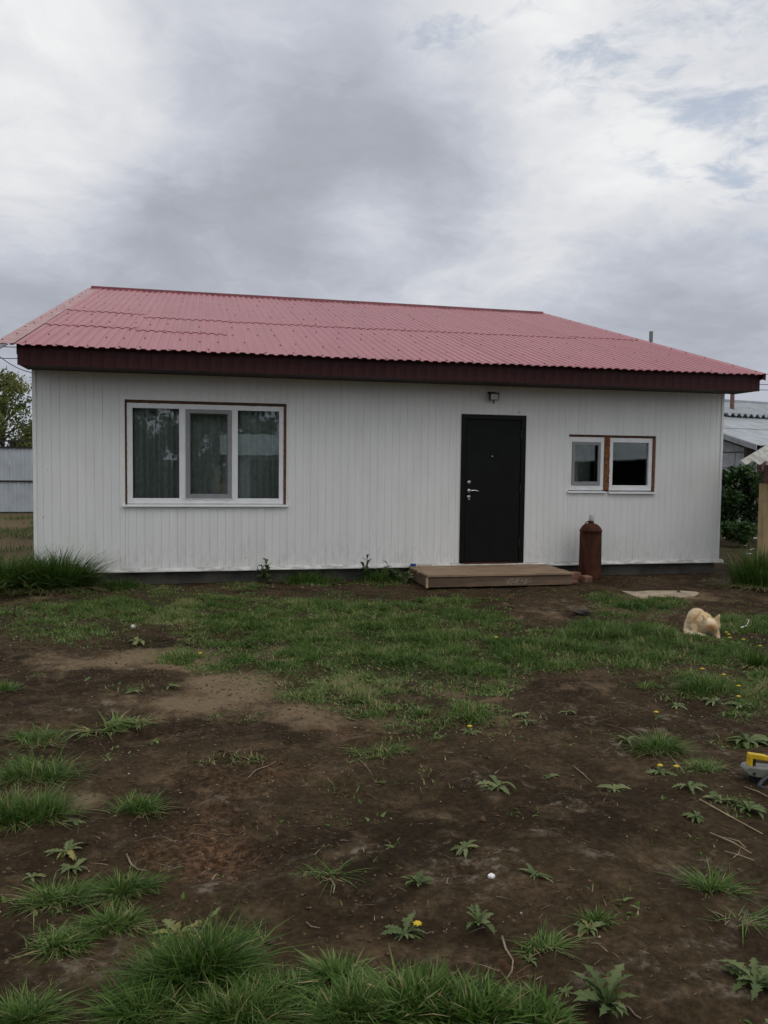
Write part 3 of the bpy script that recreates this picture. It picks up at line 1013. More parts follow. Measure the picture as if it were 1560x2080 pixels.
rough_strip(win1, [(x0 + .003, fl - .001, fb, z1 - .004, 'r'), (fl - .001, x1 - .003, ft + .001, z1 - .004, 'b')], 'reveal', M_FOAMD, .022, .10)
rough_strip(win1, [(fr + .001, x1 - .003, fb, ft, 'l')], 'foam_strip', M_FOAM, .018, .10)
sill(win1, x0 - .028, x1 + .028, z0 - .012)
# pair of small windows
x0, x1, z0, z1 = W2
grp = MB()
post = rough_strip(house, [(x0 + .558, x0 + .643, z0 + .03, z1 - .03, 'r')], 'window_post', M_FOAM, .010, .10)
rough_strip(house, [(x0 + .004, x1 - .003, z1 - .031, z1 - .003, 'b')], 'reveal', M_FOAMD, .016, .10)
rough_strip(house, [(x0 + 1.327, x1 - .003, z0 + .02, z1 - .032, 'l')], 'foam_strip', M_FOAM, .016, .10)
a, b = x0 + .006, x0 + .556
w = MB(); frame_rect(w, a, b, z0 + .03, z1 - .034, .056, YF0 - .012, YF1, .072, .07)
win2 = w.build('window', M_WHITE, house, bevel=.004)
win2['label'] = 'small white window with grey insect screen nearest the door'
pane(win2, a + .056, b - .056, z0 + .102, z1 - .104, .06)
s = MB(); frame_rect(s, a + .058, b - .058, z0 + .104, z1 - .106, .036, .006, .03, .05, .042); s.build('screen_frame', M_SCREENF, win2)
sill(win2, x0 - .012, x0 + .585, z0 - .004, .035)
for xx in (a + .12, a + .36, a + .43):
    MB().box(xx - .018, xx + .018, .006, .0175, z0 + .066, z0 + .076).build('screen_clip', M_WHITE, win2)
curtain(win2, a + .02, b - .02, 1.1, 2.05, .4, 5, .02, 21)
a, b = x0 + .645, x0 + 1.325
w = MB(); frame_rect(w, a, b, z0 + .028, z1 - .034, .056, YF0 - .004, YF1, .075, .066)
win3 = w.build('window', M_WHITE, house, bevel=.004)
win3['label'] = 'small white single-pane window beside the brown post'
pane(win3, a + .056, b - .056, z0 + .103, z1 - .10, .058)
sill(win3, x0 + .622, x1 - .004, z0 - .012, .045)
for xx in (a + .17, a + .52):
    MB().box(xx - .018, xx + .018, .020, .0255, z0 + .062, z0 + .068).build('drain_cap', M_WHITE, win3)

# door
dx0, dx1, dz0, dz1 = DR
df = MB()
df.box(dx0 - .006, dx0 + .062, -.022, .10, dz0, dz1 + .006); df.box(dx1 - .066, dx1 + .006, -.022, .10, dz0, dz1 + .006)
df.box(dx0 + .062, dx1 - .066, -.0215, .10, dz1 - .062, dz1 + .006)
door = df.build('door', M_DOORF, house, bevel=.004)
door['label'] = 'plain black steel entrance door in a black frame'
MB().box(dx0 + .066, dx1 - .070, -.014, .06, dz0 + .022, dz1 - .066).build('leaf', M_DOOR, door, bevel=.006)
MB().box(dx0 + .062, dx1 - .066, -.03, .10, dz0 - .004, dz0 + .018).build('threshold', M_RUST, door)
hx, hz = dx0 + .115, dz0 + 1.01
hd = MB().lathe((hx, -.014, hz), [(.026, 0), (.026, -.008), (.018, -.012), (.012, -.014), (.011, -.05)], 16, 'y')
hd.tube([(hx, -.055, hz), (hx + .03, -.06, hz + .004), (hx + .07, -.060, hz + .006), (hx + .11, -.058, hz - .001), (hx + .135, -.056, hz - .006)], [.012, .010, .008, .007, .006], 8)
hd.build('handle', M_CHROME, door, smooth=True)
for zz in (dz0 + 1.127, dz0 + .925):
    lk = MB().lathe((hx, -.014, zz), [(.027, 0), (.027, -.008), (.022, -.013), (.006, -.014)], 16, 'y')
    lk.build('lock', M_CHROME, door)
MB().box(hx - .011, hx + .011, -.026, -.014, dz0 + .885, dz0 + .925).build('lock', M_CHROME, door)
MB().lathe((dx0 + .445, -.014, dz0 + 1.485), [(.009, 0), (.008, -.005), (.003, -.006)], 10, 'y').build('peephole', M_CHROME, door)
for zz in (.24, 1.0, 1.75):
    MB().tube([(dx1 - .072, -.03, dz0 + zz), (dx1 - .072, -.03, dz0 + zz + .1)], .008, 8).build('hinge', M_BLACK, door)
for xx in (dx0 - .02, dx1 + .006):
    MB().box(xx, xx + .02, -.03, -.004, dz0 - .012, dz0 + .004).build('frame_clip', M_WHITE, door)

# floodlight above the door
fl_c = (5.897, -.10, 2.492)
flood = thing('floodlight', (5.897, -.02, 2.49), 'small black floodlight fixed high on the white wall over the door', 'wall lamp')
ct, st_ = math.cos(.35), math.sin(.35)
ax, ay, az = np.array([.066, 0, 0]), np.array([0, ct, st_]), np.array([0, -st_, ct])
MB().obox(fl_c, ax, ay * .02, az * .052).build('housing', M_BLACK, flood, bevel=.006)
MB().obox(np.array(fl_c) - ay * .0215, ax * .78, ay * .002, az * .039).build('lens', M_LAMPG, flood)
br = MB()
br.bar((5.897 - .05, -.085, 2.505), (5.897 - .05, -.006, 2.54), .012, .01); br.bar((5.897 + .05, -.085, 2.505), (5.897 + .05, -.006, 2.54), .012, .01)
br.box(5.84, 5.955, -.012, -.003, 2.53, 2.56)
br.build('bracket', M_BLACK, flood)
MB().tube([(5.893, -.10, 2.445), (5.893, -.105, 2.415), (5.893, -.11, 2.400)], [.008, .009, .013], 8).build('motion_sensor', M_BLACK, flood)

# ------------------------------------------------------------------ wooden deck
KX0, KX1, KY, KZ = 4.747, 6.707, -.965, .1745
deck = thing('wooden_deck', (5.73, -.5, 0), 'low weathered wooden porch deck on the soil below the black door', 'deck')
npk = 8
pw = (abs(KY) - .05) / npk
for k in range(npk):
    ya = KY - .02 + k * (pw + .001)
    xo = random.uniform(-.012, .012)
    MB().obox((5.727 + xo, ya + pw / 2, KZ - .014 + random.uniform(-.002, .002)), (.985 + .01 * random.random(), random.uniform(-.002, .002), 0), (0, pw / 2 - .004, 0), (0, 0, .014)).build('deck_board', M_DECK, deck, bevel=.004)
dn = MB()
for k in range(npk):
    for xx in (KX0 + .03, 5.32, 6.12, KX1 - .03):
        for dy in (.03, pw - .03):
            dn.lathe((xx + random.uniform(-.006, .006), KY - .02 + k * (pw + .001) + dy, KZ - .001), [(.006, 0), (.006, .0025), (.002, .003)], 6)
tag(dn.build('deck_nails', M_BLACK, deck), kind='stuff')
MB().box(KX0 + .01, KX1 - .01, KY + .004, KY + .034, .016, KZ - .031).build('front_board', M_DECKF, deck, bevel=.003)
for (xa, xb) in ((KX0 + .012, KX0 + .04), (KX1 - .04, KX1 - .012)):
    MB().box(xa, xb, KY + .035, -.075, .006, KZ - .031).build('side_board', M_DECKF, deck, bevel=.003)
for xx in (5.3, 6.1):
    MB().box(xx, xx + .05, KY + .036, -.08, -.005, KZ - .031).build('joist', M_DARKW, deck)
MB().box(KX0 - .012, KX0 + .012, KY + .0, KY + .03, .012, KZ - .034).build('corner_post', M_POST, deck)
# small things left on the back of the deck
tub = thing('plastic_tub', (4.79, -.10, KZ), 'tiny blue plastic tub at the back corner of the wooden deck', 'tub')
MB().lathe((4.79, -.10, KZ + .001), [(.034, 0), (.043, .026), (.046, .028), (.046, .034), (.040, .034), (.032, .004)], 14).build('bowl', M_BLUE, tub)
o = MB().box(4.86, 5.05, -.118, -.072, KZ + .001, KZ + .022).build('board_offcut', wood_mat('pale_offcut', (.50, .44, .36), (.38, .32, .25), 'x'), bevel=.003, loc=(4.95, -.1, KZ))
tag(o, 'pale board offcut lying beside the blue tub on the deck', 'board')

# ------------------------------------------------------------------ gas cylinder
cx_, cy_ = 7.262, -.345
gas = thing('gas_cylinder', (cx_, cy_, 0), 'tall rust brown gas cylinder standing against the white wall below the small windows', 'gas cylinder')
MB().lathe((cx_, cy_, 0), [(.150, -.01), (.154, .02), (.156, .06), (.152, .20), (.150, .40), (.149, .60), (.149, .655), (.153, .658), (.153, .668), (.146, .675), (.135, .705), (.112, .735), (.080, .757), (.045, .768)], 28).build('body', M_RUST, gas, smooth=True)
for zz in (.085, .662):
    MB().lathe((cx_, cy_, zz), [(.1515, 0), (.1575, .003), (.1575, .012), (.1515, .015)], 28).build('weld_band', M_RUST, gas, smooth=False)
MB().lathe((cx_ + .0, cy_, .765), [(.040, 0), (.040, .03), (.030, .034), (.027, .05)], 16).build('neck', M_RUST, gas, smooth=False)
M_JAR = mat('cloudy_jar_glass', (.55, .56, .53), .15, .15, 12)
MB().lathe((cx_ + .004, cy_, .802), [(.033, 0), (.035, .006), (.034, .075), (.031, .085), (.016, .089)], 16).build('valve_cap', M_JAR, gas, smooth=True)
MB().tube([(cx_ - .03, cy_ - .01, .800), (cx_ - .055, cy_ - .015, .797), (cx_ - .085, cy_ - .01, .775), (cx_ - .098, cy_ - .01, .748)], .007, 7).build('hose', M_RUBBER, gas, smooth=True)

# bricks beside the deck
brick = thing('brick', (6.86, -.62, 0), 'whole reddish brick standing between the deck and the gas cylinder', 'brick')
b = MB(); b.obox((6.885, -.58, .062), (.098, .02, 0), (-.014, .062, 0), (0, 0, .062)); b.build('block', M_BRICKR, brick, bevel=.008)
o = MB().obox((7.03, -.70, .045), (.062, .012, 0), (-.010, .056, .004), (0, -.003, .045)).build('half_brick', M_BRICKR, bevel=.012, loc=(7.03, -.7, 0))
tag(o, 'smaller broken reddish brick leaning near the foot of the gas cylinder', 'brick')
o = MB().obox((6.80, -.78, .018), (.06, .01, .004), (-.006, .035, 0), (0, 0, .018)).build('brick_chip', M_BRICKR, bevel=.006, loc=(6.8, -.78, 0))
tag(o, 'flat brick chip on the soil by the deck corner', 'brick')

# ------------------------------------------------------------------ grass, built blade by blade
class Blades:
    def __init__(self):
        self.P = []

    def add(self, x, y, z, az, h, lean, w, tint, droop=.25, base_dark=.12):
        self.P.append([np.broadcast_to(np.asarray(t, float), np.shape(x)).copy() for t in (x, y, z, az, h, lean, w, tint, droop)])

    def arrays(self, levels=(0, .34, .68, 1.0)):
        x, y, z, az, h, lean, w, tint, droop = [np.concatenate([p[i] for p in self.P]) for i in range(9)]
        n = len(x)
        wf = [1.0, .95, .66, 0.0] if len(levels) == 4 else [1.0, .8, 0.0]
        dx, dy = np.cos(az), np.sin(az)
        tw = az + PI / 2 + RNG.uniform(-.6, .6, n)
        sx, sy = np.cos(tw), np.sin(tw)
        Vs = []; Ts = []
        for t, f in zip(levels, wf):
            out = lean * h * (t ** 1.6)
            up = h * (t - droop * t * t * np.minimum(lean, 1.4)) * (1 - .25 * np.minimum(lean, 1.5))
            px, py, pz = x + dx * out, y + dy * out, z + up
            if f > 0:
                hw = w * f * .5
                Vs += [np.stack([px - sx * hw, py - sy * hw, pz], 1), np.stack([px + sx * hw, py + sy * hw, pz], 1)]
            else:
                Vs += [np.stack([px, py, pz], 1)]
        m = len(Vs)
        V = np.stack(Vs, 1).reshape(-1, 3)
        b = np.arange(n)[:, None] * m
        tri = []
        for k in range(0, m - 3, 2):
            tri += [[k, k + 1, k + 3], [k, k + 3, k + 2]]
        tri += [[m - 3, m - 2, m - 1]]
        T = (b[:, None, :] + np.array(tri)[None]).reshape(-1, 3)
        ti = np.repeat(tint, m).reshape(n, m)
        return V, T, np.clip(ti, 0, 1).ravel()


def blade_tint(n, mean, sd=.14, dryp=.06):
    t = RNG.normal(mean, sd, n)
    dry = RNG.random(n) < dryp
    return np.clip(np.where(dry, RNG.uniform(.85, 1.0, n), np.clip(t, 0, .84)), 0, 1)


# the lawn and all small sparse grass: nobody could count it
lawn = Blades()
NC = 1500000
lx = RNG.uniform(-3.5, 10.5, NC); ly = RNG.uniform(-9.0, .0, NC)
ppx, ppy = px_of_ground(lx, ly)
keep = (ppx > -60) & (ppx < 1620) & (ppy < 2150)
lx, ly, ppx, ppy = lx[keep], ly[keep], ppx[keep], ppy[keep]
wob = (fbm(lx * 2.2, ly * 2.2, 5) - .5) * 46; wob2 = (fbm(lx * 2.2, ly * 2.2, 55) - .5) * 30
den = field(ppx + wob, ppy + wob2, LAWN)
spr = .07 * sstep(.58, .72, fbm(lx * 2.6, ly * 2.6, 121, 3)) * sstep(.5, .62, fbm(lx * 9, ly * 9, 131, 2)) * (ppy > 1190)
clump = sstep(.30, .62, fbm(lx * 6, ly * 6, 41, 3))
den = den * (.30 + .85 * sstep(.36, .56, fbm(lx * 1.9, ly * 2.3, 171, 3)))
den = np.maximum(den * (.16 + 1.1 * clump), spr)
offdeck = ~((lx > 4.7) & (lx < 6.75) & (ly > -1.02))
keep = (RNG.random(len(lx)) < np.clip(den, 0, 1) * .95) & offdeck & (ly < -.07)
lx, ly, den, clump = lx[keep], ly[keep], den[keep], clump[keep]
n = len(lx)
pxk, pyk = px_of_ground(lx, ly)
right_lush = np.clip(1 - np.abs(pxk - 1250) / 260, 0, 1) * (np.abs(pyk - 1310) < 55)
hh = RNG.uniform(.024, .072, n) * (.55 + .75 * np.clip(den, 0, 1)) * (1 + 1.0 * right_lush) * (.8 + .6 * fbm(lx * 1.6, ly * 1.6, 91))
_c = ground_pt(1425, 1288); hh = hh * (1 - .8 * np.exp(-(((lx - _c[0]) / .20) ** 2 + ((ly - _c[1] + .06) / .24) ** 2)))
tmean = .40 + .55 * (fbm(lx * 1.7, ly * 1.7, 15) - .5) + .5 * (fbm(lx * 7, ly * 7, 16, 2) - .5) + .12 * (pyk > 1380) + .06
tm = blade_tint(n, .4, .19, .07) - .4 + tmean
yel = sstep(.55, .7, fbm(lx * 1.1 + 9, ly * 1.1, 63)) * (pxk < 420) * .2
lawn.add(lx, ly, height(lx, ly) - .006, RNG.uniform(0, 2 * PI, n), hh, RNG.uniform(.2, 1.5, n), RNG.uniform(.0035, .0075, n), tm + yel, .3)
# clover and small broad leaves between the grass
kb = RNG.random(n) < .16
nb = kb.sum()
lawn.add(lx[kb] + RNG.normal(0, .02, nb), ly[kb] + RNG.normal(0, .02, nb), height(lx[kb], ly[kb]), RNG.uniform(0, 2 * PI, nb), RNG.uniform(.015, .03, nb), RNG.uniform(.8, 1.8, nb), RNG.uniform(.010, .021, nb), RNG.uniform(.35, .82, nb), .3)
nb2 = 26000
bx_, by_ = RNG.uniform(-9, -.25, nb2), RNG.uniform(.3, 15, nb2)
kp = RNG.random(nb2) < sstep(.44, .62, fbm(bx_ * .7, by_ * .7, 77)) * .9
bx_, by_ = bx_[kp], by_[kp]; nb2 = len(bx_)
lawn.add(bx_, by_, height(bx_, by_) * 0, RNG.uniform(0, 2 * PI, nb2), RNG.uniform(.05, .16, nb2), RNG.uniform(.2, 1.2, nb2), RNG.uniform(.010, .018, nb2), blade_tint(nb2, .42, .15, .05), .3)
V, T, ti = lawn.arrays((0, .55, 1.0))
o = tri_object('grass', V, T, M_GRASS, ti)
tag(o, 'short patchy green grass growing over the dark yard soil', 'grass', kind='stuff')


def tuft_object(name, px, py, wpx, hpx, nbl, label, cat='grass tuft', group='grass tufts on bare soil', tint=.45, lean=(.25, 1.3), wid=(.003, .0055), dryp=.06, ry=.55, pos=None, hm=None, rm=None, lean_az=None, seedheads=0):
    if pos is None:
        c = ground_pt(px, py); s = m_per_px(px, py)
        r = wpx * s / 2 * .74; H = hpx * s * (.76 if hpx > 90 else 1.0); tint = tint + .01; nbl = int(nbl * 1.4)
        r_y = r * 1.0
    else:
        c = np.array(pos); r = rm; H = hm; r_y = rm
    zc = float(height(c[0], c[1]))
    bl = Blades()
    nc = max(3, int(nbl / 45))
    # several crowns of uneven height make one tuft
    ca = RNG.uniform(0, 2 * PI, nc); cr = np.sqrt(RNG.random(nc))
    cx = c[0] + cr * r * np.cos(ca); cy = c[1] + cr * r_y * ry * np.sin(ca)
    ch = RNG.uniform(.45, 1.08, nc); ct = RNG.normal(0, .10, nc); caz = RNG.uniform(0, 2 * PI, nc)
    k = RNG.integers(0, nc, nbl)
    rr = RNG.normal(0, r * .17 + .008, (2, nbl))
    x = cx[k] + rr[0]; y = cy[k] + rr[1] * .8
    out = np.arctan2(y - c[1] + RNG.normal(0, r * .30, nbl), x - c[0] + RNG.normal(0, r * .30, nbl))
    out = np.where(RNG.random(nbl) < .45, caz[k] + RNG.normal(0, .7, nbl), out)
    edge = np.clip(np.hypot(x - c[0], (y - c[1]) / ry) / (r + 1e-6), 0, 1.2)
    h = H * ch[k] * RNG.uniform(.35, 1.1, nbl) * (1.05 - .15 * edge)
    ln = RNG.uniform(lean[0], lean[1], nbl) * (.7 + .5 * edge)
    bl.add(x, y, height(x, y) - .008, out, h * (1 + .35 * ln), ln, wid[0] + (wid[1] * 1.35 - wid[0]) * RNG.random(nbl) ** 1.8, np.clip(blade_tint(nbl, tint, .17, dryp) + ct[k], 0, 1), RNG.uniform(.2, .65, nbl))
    # some dry lower blades
    nd = int(nbl * .16)
    kk = RNG.integers(0, nbl, nd)
    bl.add(x[kk], y[kk], height(x[kk], y[kk]), out[kk] + RNG.normal(0, .5, nd), H * RNG.uniform(.3, .6, nd), RNG.uniform(1.2, 2.2, nd), RNG.uniform(wid[0], wid[1], nd), RNG.uniform(.8, 1, nd), .6)
    V, T, ti = bl.arrays()
    o = tri_object(name, V, T, M_GRASS, ti, loc=(float(c[0]), float(c[1]), zc))
    return tag(o, label, cat, group)


TUFTS = [
    (70, 1502, 125, 46, 420, 'grey green grass tuft at the picture edge, farthest of the three in its cluster', .55, (.3, 1.2)),
    (70, 1572, 160, 66, 620, 'long bladed grass tuft in the middle of the cluster at the picture edge', .5, (.3, 1.2)),
    (45, 1665, 185, 80, 900, 'wide lush grass tuft at the picture edge, nearest of its cluster of three', .42, (.2, 1.0)),
    (277, 1648, 105, 50, 420, 'lone rounded grass tuft on bare soil beyond the reddish chip litter', .5, (.2, 1.1)),
    (15, 1408, 60, 26, 160, 'small isolated grass tuft at the picture edge beyond the clusters', .5, (.2, 1.0)),
    (275, 1475, 62, 30, 110, 'coarse broad bladed grass clump with pale tips on dark soil', .68, (.6, 1.5)),
    (215, 1480, 95, 36, 150, 'sprawling coarse pale grass clump beside a narrower coarse clump', .72, (.7, 1.6)),
    (770, 1530, 130, 32, 260, 'low flat grass tuft alone in the middle of the dark soil', .5, (.5, 1.4)),
    (1338, 1522, 110, 52, 520, 'dense arching grass tuft on brown soil between weed rosettes, in front of the cat', .46, (.3, 1.2)),
    (1425, 1560, 90, 34, 240, 'thin grass tuft next to the yellow handled tool', .5, (.4, 1.3)),
    (120, 1820, 140, 52, 620, 'grass tuft with exposed pale roots, beside its lower twin', .45, (.4, 1.3)),
    (245, 1808, 120, 56, 560, 'bushy grass tuft next to the reddish chip litter', .42, (.3, 1.2)),
    (235, 1872, 120, 54, 520, 'grass tuft in front of the bushy one by the chip litter', .46, (.3, 1.2)),
    (115, 1915, 110, 52, 420, 'loose grass tuft with bare dark soil in front of it', .48, (.4, 1.3)),
    (395, 1985, 190, 165, 2300, 'largest grass tuft, dark green, ringed by yellowish dandelion leaves', .33, (.2, 1.0)),
    (300, 2060, 190, 95, 1300, 'wide grass tuft with drooping blades at the corner of the biggest tuft', .40, (.3, 1.2)),
    (490, 2075, 180, 110, 1300, 'grass tuft at the bottom edge, in front of the biggest tuft', .38, (.2, 1.1)),
    (565, 2010, 110, 72, 520, 'grass tuft on the side of the biggest tuft facing the bare gap', .42, (.3, 1.2)),
    (690, 1985, 110, 72, 460, 'open grass tuft behind the row of tall tufts at the bottom edge', .5, (.3, 1.3)),
    (720, 2070, 190, 105, 1500, 'thick rounded grass tuft at the bottom edge beside the bare gap', .40, (.3, 1.2)),
    (850, 2055, 180, 120, 1200, 'tall grass tuft with wide upright blades near the bottom edge', .44, (.15, .9)),
    (960, 2080, 190, 120, 1200, 'tall grass tuft at the bottom edge in front of a dandelion with stalk', .42, (.15, .9)),
    (1070, 2085, 160, 110, 900, 'tall grass tuft nearest the large toothed weed', .44, (.15, 1.0)),
    (45, 2075, 130, 95, 800, 'grass tuft in the nearest corner of the yard', .46, (.3, 1.2)),
    (662, 1768, 110, 40, 60, 'very thin wiry grass tuft with long bent stalks', .55, (.6, 1.8)),
    (1448, 1820, 90, 55, 120, 'thin spiky grass tuft beside scattered straw stalks', .52, (.4, 1.4)),
    (1500, 1880, 90, 40, 36, 'a few long bent grass stalks lying over bare soil', .6, (1.0, 2.4)),
    (1095, 1925, 95, 46, 150, 'thin grass tuft next to the curled root', .5, (.4, 1.4)),
    (1212, 1878, 62, 46, 130, 'small grass tuft growing behind a pale rosette', .5, (.2, 1.1)),
    (530, 1895, 70, 32, 70, 'very small grass tuft beside yellowish dandelion leaves', .62, (.4, 1.4)),
    (885, 1508, 40, 16, 60, 'tiny grass tuft between lawn edge and dark soil', .5, (.3, 1.2)),
    (1310, 1392, 60, 26, 180, 'small grass tuft at the lawn edge near the cat', .45, (.3, 1.2)),
    (1430, 1402, 140, 50, 700, 'broad grass tuft with dandelion flowers in it', .40, (.2, 1.1)),
    (1535, 1350, 90, 54, 260, 'upright iris like grass tuft behind the dandelion patch', .36, (.1, .6)),
    (540, 1590, 30, 14, 40, 'tiny grass sprout near the fibre litter', .55, (.3, 1.2)),
    (380, 1900, 60, 24, 50, 'sprig of grass between the chip litter and the biggest tuft', .55, (.4, 1.4)),
]
for (px, py, wp, hp, nb_, lab, tn, ln) in TUFTS:
    wide = 'coarse' in lab
    tall = 'tall' in lab or 'iris' in lab
    tuft_object('grass_tuft', px, py, wp, hp, nb_, lab, tint=tn, lean=ln, wid=(.008, .014) if wide else ((.005, .010) if tall else (.0028, .0052)), dryp=.05 if not wide else .12)
# tall growth against the house corner, by the lean-to post and along the plinth
tuft_object('tall_grass', 0, 0, 0, 0, 4400, 'tall dark grass clump against the bottom corner of the house wall', 'tall grass', 'tall grass along the house', .26, (.2, .95), (.007, .013), .02, .5, pos=(.28, -.38, 0), hm=.62, rm=.31)
tuft_object('tall_grass', 0, 0, 0, 0, 4400, 'brighter tall grass clump just outside the house corner', 'tall grass', 'tall grass along the house', .40, (.3, 1.4), (.007, .013), .03, .6, pos=(-.38, -.22, 0), hm=.64, rm=.48)
tuft_object('tall_grass', 0, 0, 0, 0, 1200, 'fine dark grass skirt at the foot of the corner clump', 'tall grass', 'tall grass along the house', .24, (.2, .9), (.006, .010), .02, .4, pos=(.95, -.42, 0), hm=.17, rm=.34)
tuft_object('tall_grass', 0, 0, 0, 0, 3400, 'tall green grass clump at the foot of the yellow post', 'tall grass', 'tall grass along the house', .33, (.1, .7), (.006, .011), .02, .6, pos=(9.25, -1.42, 0), hm=.62, rm=.38)
tuft_object('tall_grass', 0, 0, 0, 0, 900, 'low dark grass band at the plinth between two leafy weeds', 'tall grass', 'tall grass along the house', .30, (.1, .8), (.005, .009), .03, .25, pos=(3.42, -.12, 0), hm=.22, rm=.40)
tuft_object('tall_grass', 0, 0, 0, 0, 900, 'low dark grass band at the plinth beside the deck', 'tall grass', 'tall grass along the house', .30, (.1, .8), (.005, .009), .03, .25, pos=(4.38, -.17, 0), hm=.24, rm=.36)

# ------------------------------------------------------------------ broad-leaved weeds
def leaf_arrays(L, Wd, teeth, arch, droop, seed):
    r = random.Random(seed)
    n = 11 if teeth else 8
    V = []; T = []
    for i in range(n + 1):
        t = i / n
        x = L * t * (1 - .12 * t * droop)
        z = L * (arch * t - droop * t * t)
        env = math.sin(PI * min(1, (.10 + .90 * t ** 1.35) if not teeth else (.08 + .92 * t ** 1.2))) ** .75
        lob = (1.0 if i % 2 else .42) if teeth else r.uniform(.85, 1.1)
        w_ = Wd * .5 * max(.10, env * lob) * (1 if i < n else .02) * r.uniform(.85, 1.15)
        cup = w_ * .35
        V += [(x - (w_ * .5 if teeth and i % 2 else 0), w_, z + cup + r.uniform(-.06, .06) * w_), (x, 0, z), (x - (w_ * .5 if teeth and i % 2 else 0), -w_, z + cup + r.uniform(-.06, .06) * w_)]
    for i in range(n):
        a = 3 * i
        for k in (0, 1):
            T += [(a + k, a + k + 1, a + k + 4), (a + k, a + k + 4, a + k + 3)]
    return np.array(V), np.array(T)


LEAFS = {}


def leaf_mesh(kind, tint):
    key = (kind, round(tint, 1))
    if key not in LEAFS:
        teeth, arch, droop, wd = [(True, .50, .66, .30), (True, .75, .75, .30), (False, .45, .55, .27), (True, .28, .42, .27), (False, .6, .68, .31), (True, 1.0, .7, .27)][kind]
        V, T = leaf_arrays(1.0, wd, teeth, arch, droop, kind)
        me = bpy.data.meshes.new('leaf')
        me.from_pydata([tuple(v) for v in V], [], [tuple(int(i) for i in t) for t in T])
        at = me.attributes.new('tint', 'FLOAT', 'POINT')
        val = np.clip(key[1] + np.array([.10 if i % 3 == 1 else 0 for i in range(len(V))]) + RNG.uniform(-.06, .06, len(V)), 0, 1)
        at.data.foreach_set('value', val.astype(np.float32))
        me.materials.append(M_WEED)
        for p in me.polygons: p.use_smooth = True
        LEAFS[key] = me
    return LEAFS[key]


def flower_mb(c, r):
    b = MB()
    n = 14
    vs = [(c[0], c[1], c[2] + r * .35)]
    for ring, (rr, z) in enumerate(((.45, .38), (.8, .22), (1.0, .02))):
        for k in range(n):
            a = 2 * PI * k / n + ring * .2
            q = rr * r * (1 + (.12 if k % 2 else -.1) * ring)
            vs.append((c[0] + q * math.cos(a), c[1] + q * math.sin(a), c[2] + z * r))
    fs = [(0, 1 + k, 1 + (k + 1) % n) for k in range(n)]
    for ring in range(2):
        for k in range(n):
            k2 = (k + 1) % n
            fs.append((1 + ring * n + k, 1 + (ring + 1) * n + k, 1 + (ring + 1) * n + k2, 1 + ring * n + k2))
    fs.append(tuple(1 + 2 * n + k for k in range(n))[::-1])
    return b.add(vs, fs)


def rosette(px, py, rpx, nl, label, kinds=(0, 1, 3), tint=.5, yellow=0, up=0.0, group='weed rosettes on bare soil', name='weed_rosette', cat='weed', flowers=()):
    c = ground_pt(px, py); s = m_per_px(px, py)
    z = float(height(c[0], c[1]))
    R = rpx * s * 1.16
    t = thing(name, (float(c[0]), float(c[1]), z), label, cat, group)
    nl = int(nl * 1.7)
    a0 = random.uniform(0, 6)
    small = rpx < 22
    Vs, Ts, ts = [], [], []
    for k in range(nl):
        a = a0 + 2 * PI * k / nl + random.uniform(-.6, .6)
        L = R * random.choice((random.uniform(.30, .65), random.uniform(.6, 1.0), random.uniform(.85, 1.2)))
        kd = random.choice(kinds)
        tn = tint + random.uniform(-.2, .2)
        if k < yellow: tn = random.uniform(.88, 1)
        me = leaf_mesh(kd, min(1, max(0, tn)))
        rot = Matrix.Rotation(a, 4, 'Z') @ Matrix.Rotation(-random.uniform(-.05, .30) - up, 4, 'Y') @ Matrix.Rotation(random.uniform(-.4, .4), 4, 'X')
        if not small:
            o = bpy.data.objects.new('leaf', me)
            COL.objects.link(o); o.parent = t
            o.rotation_euler = rot.to_euler(); o.scale = (L, L * random.uniform(.85, 1.25), L)
            o.location = (0, 0, .004)
        else:
            vv = np.array([tuple(rot @ (Vector(v.co) * L)) for v in me.vertices]) + (0, 0, .004)
            Ts.append(np.array([tuple(p.vertices) for p in me.polygons]) + sum(len(q) for q in Vs))
            Vs.append(vv); ts.append(np.full(len(vv), min(1, max(0, tn))))
    if small:
        o = tri_object('leaves', np.concatenate(Vs), np.concatenate(Ts), M_WEED, np.concatenate(ts), parent=t, smooth=True)
    for (fx, fy) in flowers:
        g = ground_pt(fx, fy, .06) if False else None
        p = c + CR * ((fx - px) * s) + np.array([0, 0, max(.03, (py - fy) * s)])
        st = MB().tube([(c[0], c[1], z), ((c[0] * .4 + p[0] * .6), (c[1] * .4 + p[1] * .6), z + (p[2]) * .6), (p[0], p[1], z + p[2])], .0022, 5)
        st.build('stem', M_STEM, t)
        flower_mb((p[0], p[1], z + p[2]), .014).build('flower', M_FLOWER, t)
    return t


